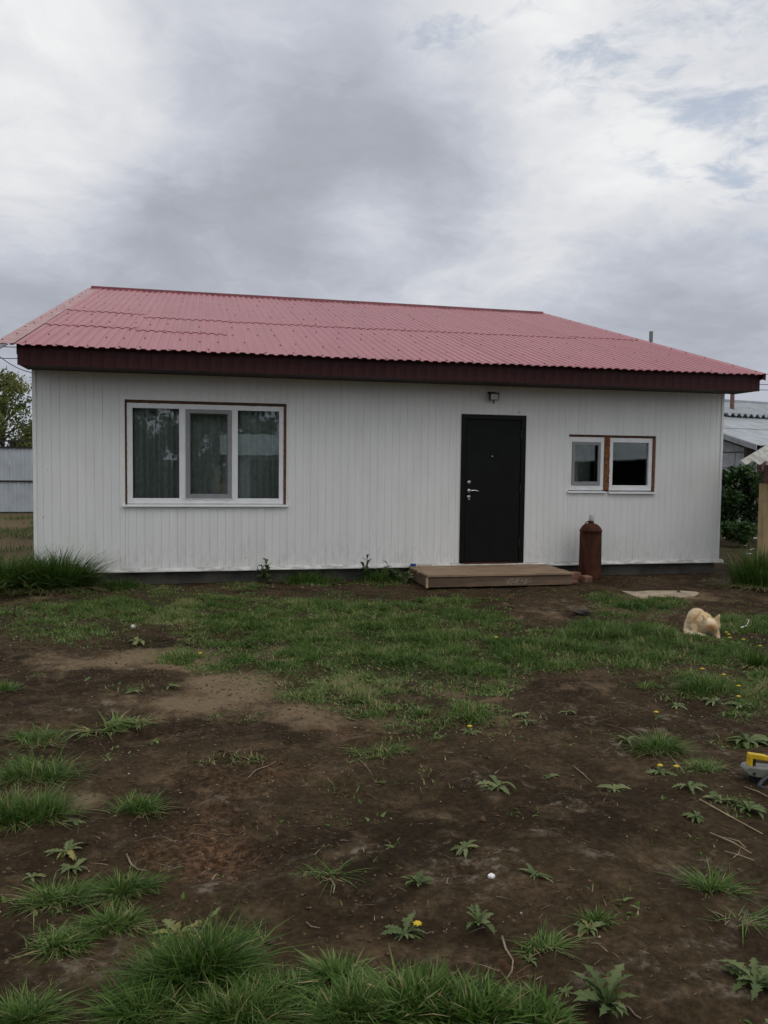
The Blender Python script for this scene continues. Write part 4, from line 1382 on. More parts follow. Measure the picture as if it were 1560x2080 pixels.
M_STEM = mat('weed_stem', (.11, .13, .05), .7, .15, 20)
ROS = [
    (822, 1893, 52, 12, 'big toothed dandelion with a yellow flower bud behind the tall bottom grass', (0, 1, 3), .42, 1, ((848, 1866),)),
    (970, 1880, 46, 11, 'fresh green rosette with one tall upright leaf, beside the budding dandelion', (1, 4, 5), .48, 0, ()),
    (945, 1726, 32, 9, 'grey green rosette on dark soil farther back than the white scrap', (2, 0, 3), .62, 0, ()),
    (1012, 1607, 40, 8, 'flat rosette of broad pale leaves in the middle of the dark soil', (2, 4), .70, 0, ()),
    (985, 1608, 18, 6, 'small pale rosette touching the flat broad leaved one', (2, 4), .66, 0, ()),
    (850, 1795, 34, 9, 'upright green rosette among dry stalks beside the white scrap', (1, 2), .5, 0, ()),
    (1085, 1782, 36, 8, 'ragged toothed rosette next to the white scrap', (0, 3), .5, 0, ()),
    (1195, 1892, 40, 7, 'pale rosette with five broad leaves in front of a small grass tuft', (2, 4), .66, 0, ()),
    (1235, 2050, 78, 15, 'large upright toothed weed at the bottom edge beside the tall grass', (0, 1, 5), .46, 0, ()),
    (1535, 2000, 70, 13, 'large toothed weed on bare soil at the picture edge nearest the camera', (0, 1, 2), .5, 0, ()),
    (1248, 1604, 30, 9, 'grey green rosette between two grass tufts, farther back than the straw', (2, 0), .62, 0, ()),
    (1118, 1586, 20, 7, 'small ragged rosette on brown soil beyond the dark bare patch', (0, 3), .58, 0, ()),
    (1340, 1568, 34, 10, 'toothed rosette with two yellow flowers in front of the dense arching tuft', (0, 3), .56, 0, ((1341, 1552), (1374, 1554))),
    (1272, 1510, 34, 9, 'pale toothed rosette beside the dense arching tuft', (0, 3), .66, 0, ()),
    (1400, 1612, 30, 8, 'flat rosette between the thin tuft and the tool', (2, 0), .6, 0, ()),
    (1520, 1505, 46, 12, 'wide leafy rosette at the picture edge behind the tool', (2, 4, 0), .56, 0, ()),
    (1462, 1640, 34, 9, 'broad leaved rosette in front of the tool', (2, 4), .6, 0, ()),
    (1520, 1655, 40, 10, 'dense leafy weed behind the long straw stalk', (2, 4), .5, 0, ()),
    (1415, 1668, 26, 8, 'low leafy weed at the end of the long straw stalk', (2, 0), .5, 0, ()),
    (1061, 1462, 26, 8, 'pale dandelion rosette on brown soil past the lawn edge', (0, 3), .66, 0, ()),
    (1068, 1478, 24, 8, 'flat dandelion rosette just in front of a paler one', (0, 3), .62, 0, ()),
    (1152, 1447, 20, 7, 'small flat rosette in open brown soil with nothing around it', (0, 3), .66, 0, ()),
    (1375, 1432, 24, 8, 'silvery rosette in front of the broad flowering tuft', (0, 2), .68, 0, ()),
    (1450, 1425, 26, 9, 'leafy rosette with a yellow flower in front of the broad tuft', (0, 2), .6, 0, ((1500, 1412),)),
    (1505, 1432, 28, 9, 'dandelion rosette at the picture edge in front of the flowering patch', (0, 2), .6, 0, ()),
    (955, 1492, 24, 8, 'dandelion with one yellow flower at the front edge of the lawn', (0, 3), .52, 0, ((954, 1477),)),
    (1335, 1455, 14, 6, 'little dandelion with a yellow flower alone on the soil', (0, 3), .6, 0, ((1333, 1442),)),
    (280, 1304, 26, 9, 'grey weed with a white seed head on a dark soil mound', (2, 4), .72, 0, ()),
    (135, 1728, 44, 10, 'yellow green dandelion clump behind the bushy grass tufts', (0, 3), .72, 2, ()),
    (150, 1755, 34, 8, 'dark leafy dandelion touching the yellow green clump', (2, 0), .45, 0, ()),
    (65, 1775, 24, 6, 'pale torn leaves beside the exposed root tuft', (0, 3), .74, 1, ()),
    (150, 1670, 26, 7, 'flat rosette in front of the lush edge grass', (0, 3), .6, 0, ()),
    (365, 1890, 56, 10, 'yellowish dandelion leaves behind the biggest grass tuft', (0, 3, 1), .80, 4, ()),
    (420, 1882, 40, 8, 'pale green upright dandelion leaves behind the biggest grass tuft', (1, 5), .70, 1, ()),
    (325, 1938, 46, 9, 'yellowed dandelion rosette at the side of the biggest grass tuft', (0, 3), .80, 4, ()),
    (470, 1930, 44, 9, 'light green dandelion leaves on the open side of the biggest grass tuft', (0, 3), .74, 1, ()),
    (270, 1418, 18, 6, 'little weed sprig among dry stalks on pale soil', (2, 3), .6, 0, ()),
    (345, 1400, 20, 6, 'scrappy weed on the edge of the pale soil patch', (2, 3), .62, 0, ()),
    (180, 1385, 18, 6, 'small weed on tan soil near the isolated edge tuft', (2, 3), .6, 0, ()),
    (1075, 1945, 20, 5, 'small bright green seedling beside the curled root', (2, 4), .7, 0, ()),
    (640, 1390, 14, 5, 'small grey weed at the lawn edge on tan soil', (2, 3), .68, 0, ()),
    (1150, 2010, 18, 5, 'small yellow green sprout between tall grass and the large toothed weed', (2, 4), .8, 0, ()),
]
for (px, py, rp, nl, lab, kd, tn, yl, fls) in ROS:
    rosette(px, py, rp, nl, lab, kd, tn, yl, up=.35 if 'upright' in lab else 0.0, flowers=fls)

# upright leafy weeds at the plinth
def upright_weed(x, y, h, nl, label, tint):
    z = float(height(x, y))
    t = thing('leafy_weed', (x, y, z), label, 'weed', 'leafy weeds along the plinth')
    for sidx in range(3):
        dx = random.uniform(-.06, .06)
        hh = h * (1 if sidx == 0 else random.uniform(.55, .8))
        MB().tube([(x + dx * .3, y, z), (x + dx, y - .01, z + hh * .5), (x + dx * 1.5, y - .015, z + hh)], [.005, .004, .002], 6).build('stem', M_STEM, t)
        for k in range(nl):
            f = (k + .5) / nl
            o = bpy.data.objects.new('leaf', leaf_mesh(random.choice((2, 4)), tint + random.uniform(-.15, .15)))
            COL.objects.link(o); o.parent = t
            L = h * random.uniform(.38, .60) * (1.1 - .5 * f)
            o.location = (dx * (.3 + 1.2 * f), -.01 * f, hh * f)
            o.rotation_euler = (random.uniform(-.3, .3), -random.uniform(.2, 1.0), random.uniform(0, 6.28))
            o.scale = (L, L * 1.3, L)
    return t


upright_weed(2.78, -.12, .30, 8, 'upright dock weed with broad leaves against the plinth under the wall', .2)
upright_weed(4.14, -.14, .33, 8, 'tall dark leafy weed at the plinth with thin raised tips', .1)
upright_weed(4.48, -.22, .26, 7, 'shorter leafy weed at the plinth close to the deck', .1)
upright_weed(4.60, -.40, .20, 6, 'small yellowing weed in front of the deck side board', .6)

# free-standing dandelion flowers in the grass
FLW = [(1480, 1291, 'dandelion flower, higher of the pair beside the cat'), (1482, 1297, 'dandelion flower, lower of the pair beside the cat'), (1510, 1301, 'dandelion flower on a long stalk past the pair beside the cat'),
       (1008, 1300, 'lone dandelion flower in the lawn in front of the soil by the deck'), (407, 1333, 'dandelion flower on the tan soil patch in front of the house window'), (1544, 1314, 'dandelion flower by the upright iris like grass'),
       (1470, 1375, 'dandelion flower standing in the broad grass tuft'), (1500, 1394, 'dandelion flower at the front of the broad grass tuft'), (1426, 1362, 'dandelion flower at the back of the broad grass tuft'), (1475, 1284, 'half open dandelion flower just behind the pair beside the cat')]
for (px, py, lab) in FLW:
    c = ground_pt(px, py + 12); s = m_per_px(px, py)
    z = float(height(c[0], c[1]))
    hgt = 12 * s + .012
    t = thing('dandelion_flower', (float(c[0]), float(c[1]), z), 'yellow ' + lab, 'flower', 'yellow dandelion flowers in the grass')
    MB().tube([(c[0], c[1], z), (c[0] + .004, c[1], z + hgt * .6), (c[0], c[1], z + hgt)], .002, 5).build('stem', M_STEM, t)
    flower_mb((c[0], c[1], z + hgt), .0145).build('flower', M_FLOWER, t)
c = ground_pt(270, 1300); z = float(height(c[0], c[1]))
t = thing('dandelion_clock', (float(c[0]), float(c[1]), z), 'white dandelion seed head beside the grey weed on the soil mound', 'flower')
MB().tube([(c[0], c[1], z), (c[0], c[1], z + .10)], .002, 5).build('stem', M_STEM, t)
MB().lathe((c[0], c[1], z + .10), [(.002, 0), (.014, .006), (.019, .018), (.014, .031), (.003, .036)], 10).build('seed_head', M_SEED, t)

# ------------------------------------------------------------------ litter on the soil
def stalk(pts_px, rad, label, m=M_STRAW, name='dry_stalk', cat='stalk', group='dry stalks on the soil', lift=.006):
    P = []
    for i, (px, py) in enumerate(pts_px):
        g = ground_pt(px, py)
        P.append((g[0], g[1], float(height(g[0], g[1])) + lift + .004 * (i % 2)))
    c = P[0]
    n = len(P)
    o = MB().tube(P, [rad * (1 - .5 * i / max(1, n - 1)) for i in range(n)], 6).build(name, m, loc=c, smooth=True)
    return tag(o, label, cat, group)


stalk([(1421, 1639), (1480, 1668), (1549, 1700)], .0042, 'longest pale straw stalk lying near the picture edge')
stalk([(1443, 1700), (1490, 1722), (1526, 1738)], .0032, 'bent straw stalk in a loose bundle, in front of the longest one')
stalk([(1470, 1708), (1500, 1718), (1515, 1728)], .0026, 'short straw stalk inside the loose bundle')
stalk([(1472, 1733), (1505, 1745), (1532, 1756)], .0026, 'straw stalk nearest the camera in the loose bundle')
stalk([(1513, 1600), (1540, 1612), (1560, 1624)], .0034, 'pale straw stalk lying under the black tool cable')
M_ROOT = mat('pale_root', (.30, .24, .17), .85, .25, 30)
stalk([(257, 1727), (266, 1742), (280, 1750), (298, 1760)], .0042, 'kinked pale twig on soil between grass tufts and chip litter', M_ROOT, 'twig', 'twig', 'twigs and roots on the soil')
stalk([(660, 1790), (672, 1791), (680, 1799), (677, 1813)], .0036, 'hooked pale root beside the wiry grass tuft', M_ROOT, 'root', 'root', 'twigs and roots on the soil')
stalk([(623, 1862), (632, 1871), (650, 1871)], .0032, 'short curled root on dark soil behind the bottom grass', M_ROOT, 'root', 'root', 'twigs and roots on the soil')
stalk([(1020, 1905), (1027, 1930), (1042, 1950), (1040, 1972), (1030, 1985)], .0042, 'thick curled root next to the tall bottom grass', M_ROOT, 'root', 'root', 'twigs and roots on the soil')
stalk([(1165, 1560), (1185, 1575), (1203, 1587)], .0036, 'forked dry twig between two small rosettes', M_ROOT, 'twig', 'twig', 'twigs and roots on the soil')
stalk([(1505, 1284), (1517, 1278), (1521, 1268), (1514, 1266)], .006, 'curved white stick standing in soil behind the dandelions', M_STONE, 'stick', 'stick', None, .035)
stalk([(1262, 2030), (1278, 2036), (1290, 2050), (1302, 2062)], .0036, 'bare pale stalk at the side of the large toothed weed', M_ROOT, 'twig', 'twig', 'twigs and roots on the soil')
stalk([(505, 1585), (520, 1572), (545, 1562), (560, 1556)], .0030, 'pale leaf strip on the reddish fibre litter', M_ROOT, 'dry_leaf', 'leaf', None)
stalk([(728, 1545), (742, 1558), (756, 1575)], .0026, 'thin brown twig in front of the low flat tuft', M_ROOT, 'twig', 'twig', 'twigs and roots on the soil')
stalk([(1367, 1545), (1382, 1561), (1390, 1574)], .0042, 'pale splinter beside the yellow flowered rosette', M_ROOT, 'twig', 'twig', 'twigs and roots on the soil')

# white scrap and dark log
def lump(name, c, sx, sy, sz, m, label, cat, seed, group=None, sub=2):
    bm = bmesh.new()
    bmesh.ops.create_icosphere(bm, subdivisions=sub, radius=1.0)
    r = random.Random(seed)
    ph = [r.uniform(0, 6) for _ in range(6)]
    for v in bm.verts:
        k = 1 + .14 * math.sin(3 * v.co.x + ph[0]) * math.cos(3.3 * v.co.y + ph[1]) + .09 * math.sin(6 * v.co.z + 5 * v.co.x + ph[2]) + r.uniform(-.05, .05)
        v.co = Vector((v.co.x * sx * k, v.co.y * sy * k, v.co.z * sz * k))
    me = bpy.data.meshes.new(name); bm.to_mesh(me); bm.free()
    me.materials.append(m)
    o = bpy.data.objects.new(name, me); COL.objects.link(o)
    o.location = c
    return tag(o, label, cat, group)


g = ground_pt(998, 1780)
lump('scrap', (g[0], g[1], float(height(g[0], g[1])) + .008), .013, .012, .010, M_STONE, 'bright white scrap lying alone on the dark soil', 'scrap', 3)
g = ground_pt(1183, 1250)
logo = lump('log', (g[0], g[1], float(height(g[0], g[1])) + .03), .105, .045, .032, M_DARKW, 'short dark charred log on the bare soil in front of the deck', 'log', 5, sub=3)
# pale screed slab
def slab(name, pxs, th, m, label, cat):
    P = [ground_pt(*q) for q in pxs]
    c = np.mean(P, 0)
    zt = float(height(c[0], c[1])) + th
    b = MB(); n = len(P)
    top = [(p[0], p[1], zt + random.uniform(-.003, .003)) for p in P]; bot = [(p[0] * 1.0, p[1], zt - .06) for p in P]
    b.add(top + bot + [(c[0], c[1], zt + .004)], [(i, (i + 1) % n, 2 * n) for i in range(n)] + [(i, n + i, n + (i + 1) % n, (i + 1) % n) for i in range(n)])
    o = b.build(name, m, loc=(float(c[0]), float(c[1]), zt - .03))
    return tag(o, label, cat)


slab('concrete_slab', [(1262, 1201), (1290, 1203), (1318, 1200.5), (1350, 1201), (1385, 1200.5), (1414, 1203), (1420, 1205), (1410, 1212), (1380, 1213.5), (1345, 1213), (1322, 1212), (1315, 1218), (1300, 1216), (1282, 1209)], .034, M_SAND, 'pale tan broken screed slab in the soil behind the cat', 'slab')
slab('timber_scrap', [(1047, 1277), (1075, 1277.5), (1091, 1279), (1090, 1282), (1062, 1281.5), (1047, 1280)], -.004, M_DECK, 'flat pale timber scrap at the back edge of the lawn', 'board')
slab('timber_scrap', [(1225, 1279), (1250, 1279.5), (1252, 1282), (1226, 1281.5)], -.002, M_DECK, 'smaller pale timber scrap half hidden by lush grass', 'board')

# loose litter: fibres, chips and crumbs, nobody could count them
lit = Blades()
def scatter_fibres(n, test, hr, wr, tr):
    x = RNG.uniform(-3, 10, n); y = RNG.uniform(-9, -.1, n)
    px, py = px_of_ground(x, y)
    d = test(px, py, x, y)
    k = RNG.random(n) < d
    x, y = x[k], y[k]; m_ = len(x)
    lit.add(x, y, height(x, y) + .003, RNG.uniform(0, 2 * PI, m_), RNG.uniform(*hr, m_) , RNG.uniform(3.0, 9.0, m_) * .5, RNG.uniform(*wr, m_), RNG.uniform(*tr, m_), .30)


scatter_fibres(160000, lambda px, py, x, y: field(px, py, FIBRE, 1.0) * .42, (.010, .030), (.0010, .0024), (.30, .88))
scatter_fibres(60000, lambda px, py, x, y: .14 * np.ones_like(px), (.006, .022), (.0012, .003), (.3, .9))
scatter_fibres(60000, lambda px, py, x, y: field(px, py, LAWN, .8) * .18, (.006, .020), (.002, .004), (.5, .95))
V, T, ti = lit.arrays((0, .55, 1.0))
o = tri_object('dry_litter', V, T, M_LITTER, ti)
tag(o, 'loose brown fibres and dry bits strewn over the soil', 'litter', kind='stuff')
# crumbs of soil, chips and pebbles
def crumbs(n, size, tints, test, seed):
    x = RNG.uniform(-3, 10.3, n); y = RNG.uniform(-9, -.05, n)
    px, py = px_of_ground(x, y)
    k = (RNG.random(n) < test(px, py, x, y)) & (px > -40) & (px < 1600)
    x, y = x[k], y[k]; m_ = len(x)
    s = np.exp(RNG.uniform(math.log(size[0]), math.log(size[1]), m_))
    ico = np.array([(1, 0, 0), (-1, 0, 0), (0, 1, 0), (0, -1, 0), (0, 0, 1), (0, 0, -1)], float)
    F = np.array([(0, 2, 4), (2, 1, 4), (1, 3, 4), (3, 0, 4), (2, 0, 5), (1, 2, 5), (3, 1, 5), (0, 3, 5)])
    jit = ico[None] * RNG.uniform(.55, 1.3, (m_, 6, 1)) + RNG.normal(0, .18, (m_, 6, 3))
    a = RNG.uniform(0, 2 * PI, m_)
    ca, sa = np.cos(a)[:, None], np.sin(a)[:, None]
    X = jit[:, :, 0] * ca - jit[:, :, 1] * sa; Y = jit[:, :, 0] * sa + jit[:, :, 1] * ca
    V = np.stack([x[:, None] + X * s[:, None], y[:, None] + Y * s[:, None] * .8, (height(x, y) + .1 * s)[:, None] + jit[:, :, 2] * s[:, None] * .55], -1).reshape(-1, 3)
    T = (np.arange(m_)[:, None, None] * 6 + F[None]).reshape(-1, 3)
    t = np.repeat(RNG.uniform(tints[0], tints[1], m_), 6)
    return V, T, t


cs = [crumbs(60000, (.003, .012), (.12, .50), lambda px, py, x, y: np.clip(.25 + .9 * sstep(.42, .62, fbm(x * 1.5, y * 1.5, 201)), 0, 1), 1),
      crumbs(700, (.010, .026), (.10, .34), lambda px, py, x, y: sstep(.40, .6, fbm(x * 1.1, y * 1.1, 211)) * (1 - np.clip(2 * field(px, py, DRYP, 1.0), 0, 1)), 4),
      crumbs(4200, (.002, .0075), (.75, 1.0), lambda px, py, x, y: .8 * np.ones_like(px), 2),
      crumbs(16000, (.006, .03), (.05, .7), lambda px, py, x, y: .28 * ((y > -.75) & (x > .8) & ~((x > 4.7) & (x < 6.75))), 3)]
off = 0; VV = []; TT = []; tt = []
for V, T, t in cs:
    VV.append(V); TT.append(T + off); tt.append(t); off += len(V)
o = tri_object('soil_crumbs', np.concatenate(VV), np.concatenate(TT), M_LITTER, np.concatenate(tt))
tag(o, 'small soil crumbs and pale chips scattered on the ground', 'soil crumbs', kind='stuff')

# ------------------------------------------------------------------ power tool at the picture edge
tool = thing('power_tool', (4.78, -7.17, 0), 'grey metal power tool with a yellow handle lying on the soil at the picture edge', 'power tool')
zt = float(height(4.78, -7.17))
ex, ey = np.array([.965, -.262, 0]), np.array([.262, .965, 0])
T0 = np.array([4.622, -7.165, zt])


def tl(a, b, c): return T0 + ex * a + ey * b + np.array([0, 0, c])


b = MB()
pr = [(.0, .052), (.006, .068), (.022, .078), (.06, .074), (.34, .060), (.36, .05), (.36, .016), (.30, .008), (.06, .024), (.02, .034)]
n = len(pr)
b.add([tl(x, -.030, z) for x, z in pr] + [tl(x, .045, z) for x, z in pr],
      [(i, (i + 1) % n, n + (i + 1) % n, n + i)[::-1] for i in range(n)] + [tuple(range(n)), tuple(range(n, 2 * n))[::-1]])
b.build('body', M_TOOL, tool, bevel=.006)
b = MB()
b.bar(tl(.032, .0, .072), tl(.034, .0, .128), .030, .018, up=(1, 0, 0)); b.bar(tl(.022, .0, .126), tl(.30, .0, .092), .030, .026); b.bar(tl(.29, 0, .094), tl(.29, 0, .055), .028, .02, up=(1, 0, 0))
b.build('handle', M_YEL, tool, bevel=.005)
MB().bar(tl(.052, 0, .065), tl(.055, 0, .108), .016, .012, up=(1, 0, 0)).build('trigger', M_BLACK, tool, bevel=.002)
MB().bar(tl(.03, .0, .133), tl(.30, .0, .1075), .018, .006).build('handle_grip', M_PIPE, tool)
MB().tube([tl(.16, -.04, .065), tl(.10, -.06, .045), tl(.062, -.075, .022), tl(.045, -.085, .005), tl(.06, -.11, .004), tl(.14, -.12, .006), tl(.30, -.10, .008), tl(.5, -.14, .006)], .0105, 9).build('cable', M_RUBBER, tool, smooth=True)
MB().tube([tl(.045, -.034, .045), tl(.045, -.029, .045)], .007, 8).build('screw', M_BLACK, tool)
MB().box(*(lambda p: (p[0] - .02, p[0] + .03, p[1] - .015, p[1] + .015, zt - .005, zt + .03))(tl(.06, .0, 0))).build('foot', M_BLACK, tool)
MB().box(*(lambda p: (p[0] - .03, p[0] + .03, p[1] - .02, p[1] + .02, zt - .005, zt + .02))(tl(.28, .0, 0))).build('foot', M_BLACK, tool)

# ------------------------------------------------------------------ the cat
def build_cat():
    px, py = 1425, 1288
    base = ground_pt(px, py); zb = float(height(base[0], base[1]))
    bm = bmesh.new()

    def ell(c, r, rot=None):
        g = bmesh.ops.create_icosphere(bm, subdivisions=3, radius=1.0)
        m = Matrix.Translation(c) @ (rot or Matrix()) @ Matrix.Diagonal((*r, 1))
        bmesh.ops.transform(bm, matrix=m, verts=g['verts'])

    def limb(pts):
        for (a, ra), (b_, rb) in zip(pts[:-1], pts[1:]):
            a = Vector(a); b_ = Vector(b_)
            k = max(2, int((b_ - a).length / .008))
            for i in range(k + 1):
                t = i / k
                r = ra + (rb - ra) * t
                ell(a.lerp(b_, t), (r, r, r))
    # u to the viewer's side (right), y away from the viewer, z up
    ell((-.048, .040, .150), (.070, .095, .085), Matrix.Rotation(.25, 4, 'Y'))
    ell((-.058, .065, .115), (.068, .075, .090))
    ell((.0, -.005, .135), (.078, .085, .080), Matrix.Rotation(.5, 4, 'Y'))
    ell((.035, -.045, .115), (.064, .06, .066))
    ell((-.02, -.02, .085), (.07, .075, .06))
    # hind legs
    limb([((-.085, .05, .10), .050), ((-.112, .02, .060), .030), ((-.122, .045, .035), .019), ((-.128, .02, .014), .016), ((-.138, -.022, .010), .014)])
    limb([((-.02, .10, .10), .05), ((.0, .09, .05), .030), ((.0, .10, .025), .018), ((.01, .05, .010), .014)])
    # fore legs
    limb([((-.035, -.06, .10), .032), ((-.050, -.075, .055), .022), ((-.047, -.085, .018), .017), ((-.043, -.105, .010), .016)])
    limb([((.085, -.05, .10), .034), ((.115, -.065, .06), .024), ((.132, -.075, .022), .018), ((.143, -.095, .010), .016)])
    # neck and lowered head
    limb([((.04, -.05, .125), .058), ((.070, -.085, .125), .052)])
    ell((.080, -.112, .122), (.062, .056, .054), Matrix.Rotation(.15, 4, 'Y'))
    ell((.088, -.148, .096), (.026, .024, .020))
    ell((.068, -.138, .100), (.022, .02, .018)); ell((.104, -.136, .102), (.022, .02, .018))
    ell((.090, -.150, .082), (.016, .016, .010))
    for (c, tip, w_) in (((.038, -.118, .158), (.006, -.135, .216), .026), ((.118, -.110, .165), (.148, -.115, .226), .025)):
        c = Vector(c); tip = Vector(tip)
        limb([(c, w_), (c.lerp(tip, .5), w_ * .62), (tip, .004)])
    # tail curled along the ground in front
    limb([((-.085, .08, .075), .026), ((-.125, .03, .040), .022), ((-.120, -.07, .022), .022), ((-.07, -.135, .022), .024), ((-.01, -.150, .024), .021), ((.035, -.158, .020), .014)])
    me = bpy.data.meshes.new('cat'); bm.to_mesh(me); bm.free()
    tmp = bpy.data.objects.new('cat_build', me); COL.objects.link(tmp)
    rm = tmp.modifiers.new('r', 'REMESH'); rm.mode = 'VOXEL'; rm.voxel_size = .0045
    sm = tmp.modifiers.new('s', 'SMOOTH'); sm.factor = .5; sm.iterations = 5
    dg = bpy.context.evaluated_depsgraph_get()
    me2 = bpy.data.meshes.new_from_object(tmp.evaluated_get(dg))
    bpy.data.objects.remove(tmp)
    me2.name = 'cat'
    co = np.empty(len(me2.vertices) * 3, np.float32); me2.vertices.foreach_get('co', co); co = co.reshape(-1, 3).astype(float)

    def coat(P):
        """cream with ginger on face, flank stripes and paws"""
        x, y, z = P.T
        t = .84 + .10 * np.sin(x * 40 + y * 25 + z * 18) * .6
        face = np.exp(-(((x - .080) / .042) ** 2 + ((y + .15) / .05) ** 2 + ((z - .112) / .030) ** 2))
        t -= .75 * face
        nose = np.exp(-(((x - .096) / .020) ** 2 + ((y + .165) / .03) ** 2 + ((z - .092) / .014) ** 2))
        t -= .5 * nose
        stripe = np.exp(-((x + .035 + .02 * np.sin(z * 50)) / .014) ** 2) * (z > .06) * (y < 0)
        t -= .22 * stripe
        t -= .35 * ((z > .165) & (y < -.085) & (np.abs(x - .078) > .03) & (z < .215)) * np.exp(-((y + .125) / .02) ** 2)
        t -= .2 * np.exp(-(((x - .055) / .04) ** 2 + ((z - .045) / .02) ** 2)) * (y < -.1)
        t -= .12 * np.exp(-(((x + .02) / .05) ** 2 + ((z - .18) / .03) ** 2))
        return np.clip(t, 0, 1)
    at = me2.attributes.new('tint', 'FLOAT', 'POINT'); at.data.foreach_set('value', coat(co).astype(np.float32))
    me2.materials.clear(); me2.materials.append(M_FUR)
    for p in me2.polygons: p.use_smooth = True
    cat = bpy.data.objects.new('cat', me2); COL.objects.link(cat)
    yaw = -math.atan2((px - 780) / F_PX, 1) - YAW
    cat.location = (float(base[0]), float(base[1]), zb)
    cat.rotation_euler = (0, 0, yaw)
    tag(cat, 'fluffy cream and ginger cat crouching with its head lowered on the grass', 'cat')
    # fur
    nrm = np.empty(len(me2.vertices) * 3, np.float32); me2.vertices.foreach_get('normal', nrm); nrm = nrm.reshape(-1, 3).astype(float)
    k = RNG.integers(0, len(co), 26000)
    p = co[k] + RNG.normal(0, .0018, (len(k), 3)); nn = nrm[k]
    flow = np.array([-.45, .35, -.55]) + RNG.normal(0, .35, (len(k), 3))
    low = np.clip(p[:, 2] / .05, .25, 1)
    ear = np.where(p[:, 2] > .165, np.where(p[:, 1] < -.07, .25, 1), 1)
    face = np.where((p[:, 1] < -.12) & (p[:, 0] > .01) & (p[:, 2] > .06), .3, 1)
    L = RNG.uniform(.010, .024, len(k)) * low * ear * face
    d = nn * .75 + flow * .6; d /= np.linalg.norm(d, axis=1)[:, None]
    side = np.cross(d, RNG.normal(0, 1, (len(k), 3))); side /= np.linalg.norm(side, axis=1)[:, None]
    w_ = .0011
    V = np.stack([p - side * w_, p + side * w_, p + d * L[:, None] * .55 + side * w_ * .8, p + d * L[:, None] + np.array([0, 0, -.15]) * L[:, None]], 1).reshape(-1, 3)
    V[:, 2] = np.maximum(V[:, 2], .001)
    i = np.arange(len(k))[:, None, None] * 4
    T = (i + np.array([[0, 1, 2], [0, 2, 3]])[None]).reshape(-1, 3)
    tt = np.repeat(np.clip(coat(p) + RNG.normal(0, .07, len(k)), 0, 1), 4)
    tri_object('fur', V, T, M_FUR, tt, parent=cat)
    # eyes and nose
    eb = MB()
    for (c, r) in (((.061, -.149, .121), .0055), ((.103, -.147, .123), .0055)):
        eb.lathe(c, [(.001, -.005), (r, -.001), (r, .001), (.001, .005)], 8, 'y')
    eme = eb.mesh('eyes', M_BLACK); eo = bpy.data.objects.new('eyes', eme); COL.objects.link(eo); eo.parent = cat
    nb_ = MB().lathe((.091, -.171, .099), [(.001, -.004), (.0055, 0), (.001, .004)], 8, 'y')
    nme = nb_.mesh('nose', M_PIPE); no = bpy.data.objects.new('nose', nme); COL.objects.link(no); no.parent = cat


build_cat()

# ------------------------------------------------------------------ fence behind the house
fen = thing('metal_fence', (-6, 15.2, 0), 'blue grey corrugated metal fence on black rails behind the house', 'fence')
FYY = 15.2
xa = -14.0
k = 0
while xa < 1.5:
    xb = xa + 1.15
    vs = []; fs = []
    x = xa; prof = []
    while x < xb - 1e-6:
        for fr, dy in ((0, 0), (.05, 0), (.062, .014), (.10, .014), (.112, 0)):
            if x + fr <= xb + .02: prof.append((x + fr, dy))
        x += .115
    for (px_, dy) in prof: vs += [(px_, FYY + dy, .03), (px_, FYY + dy, 1.93)]
    for i in range(len(prof) - 1): fs.append((2 * i, 2 * i + 2, 2 * i + 3, 2 * i + 1))
    MB().add(vs, fs).build('fence_sheet', M_FENCE, fen)
    xa = xb + .003; k += 1
for (z, h) in ((1.955, .05), (.955, .045), (.015, .05), (2.14, .045)):
    MB().box(-14, 1.6, FYY - .035, FYY - .003, z - h / 2, z + h / 2).build('rail', M_RAIL, fen)
for xp in np.arange(-14, 2, 2.6):
    MB().box(xp, xp + .06, FYY + .02, FYY + .08, -.1, 2.17).build('fence_post', M_RAIL, fen)


# ------------------------------------------------------------------ trees and shrubs
def foliage(centres, radii, n, size, tints, seed, flat=.8, shape=.6):
    rg = np.random.default_rng(seed)
    centres = np.array(centres, float); radii = np.array(radii, float)
    wgt = radii ** 2; wgt /= wgt.sum()
    k = rg.choice(len(centres), n, p=wgt)
    d = rg.normal(0, 1, (n, 3)); d /= np.linalg.norm(d, axis=1)[:, None]
    rad = radii[k] * rg.random(n) ** .45
    p = centres[k] + d * rad[:, None] * np.array([1, 1, flat])
    a = rg.normal(0, 1, (n, 3)); a[:, 2] -= .4; a /= np.linalg.norm(a, axis=1)[:, None]
    b = np.cross(a, rg.normal(0, 1, (n, 3))); b /= np.linalg.norm(b, axis=1)[:, None]
    s = size * rg.uniform(.6, 1.35, n)[:, None]
    V = np.stack([p, p + a * s * .5 + b * s * shape * .5, p + a * s, p + a * s * .5 - b * s * shape * .5], 1).reshape(-1, 3)
    i = np.arange(n)[:, None, None] * 4
    T = (i + np.array([[0, 1, 2], [0, 2, 3]])[None]).reshape(-1, 3)
    base = rg.uniform(tints[0], tints[1], len(centres))
    t = np.clip(base[k] + rg.normal(0, .13, n), 0, 1)
    return V, T, np.repeat(t, 4)


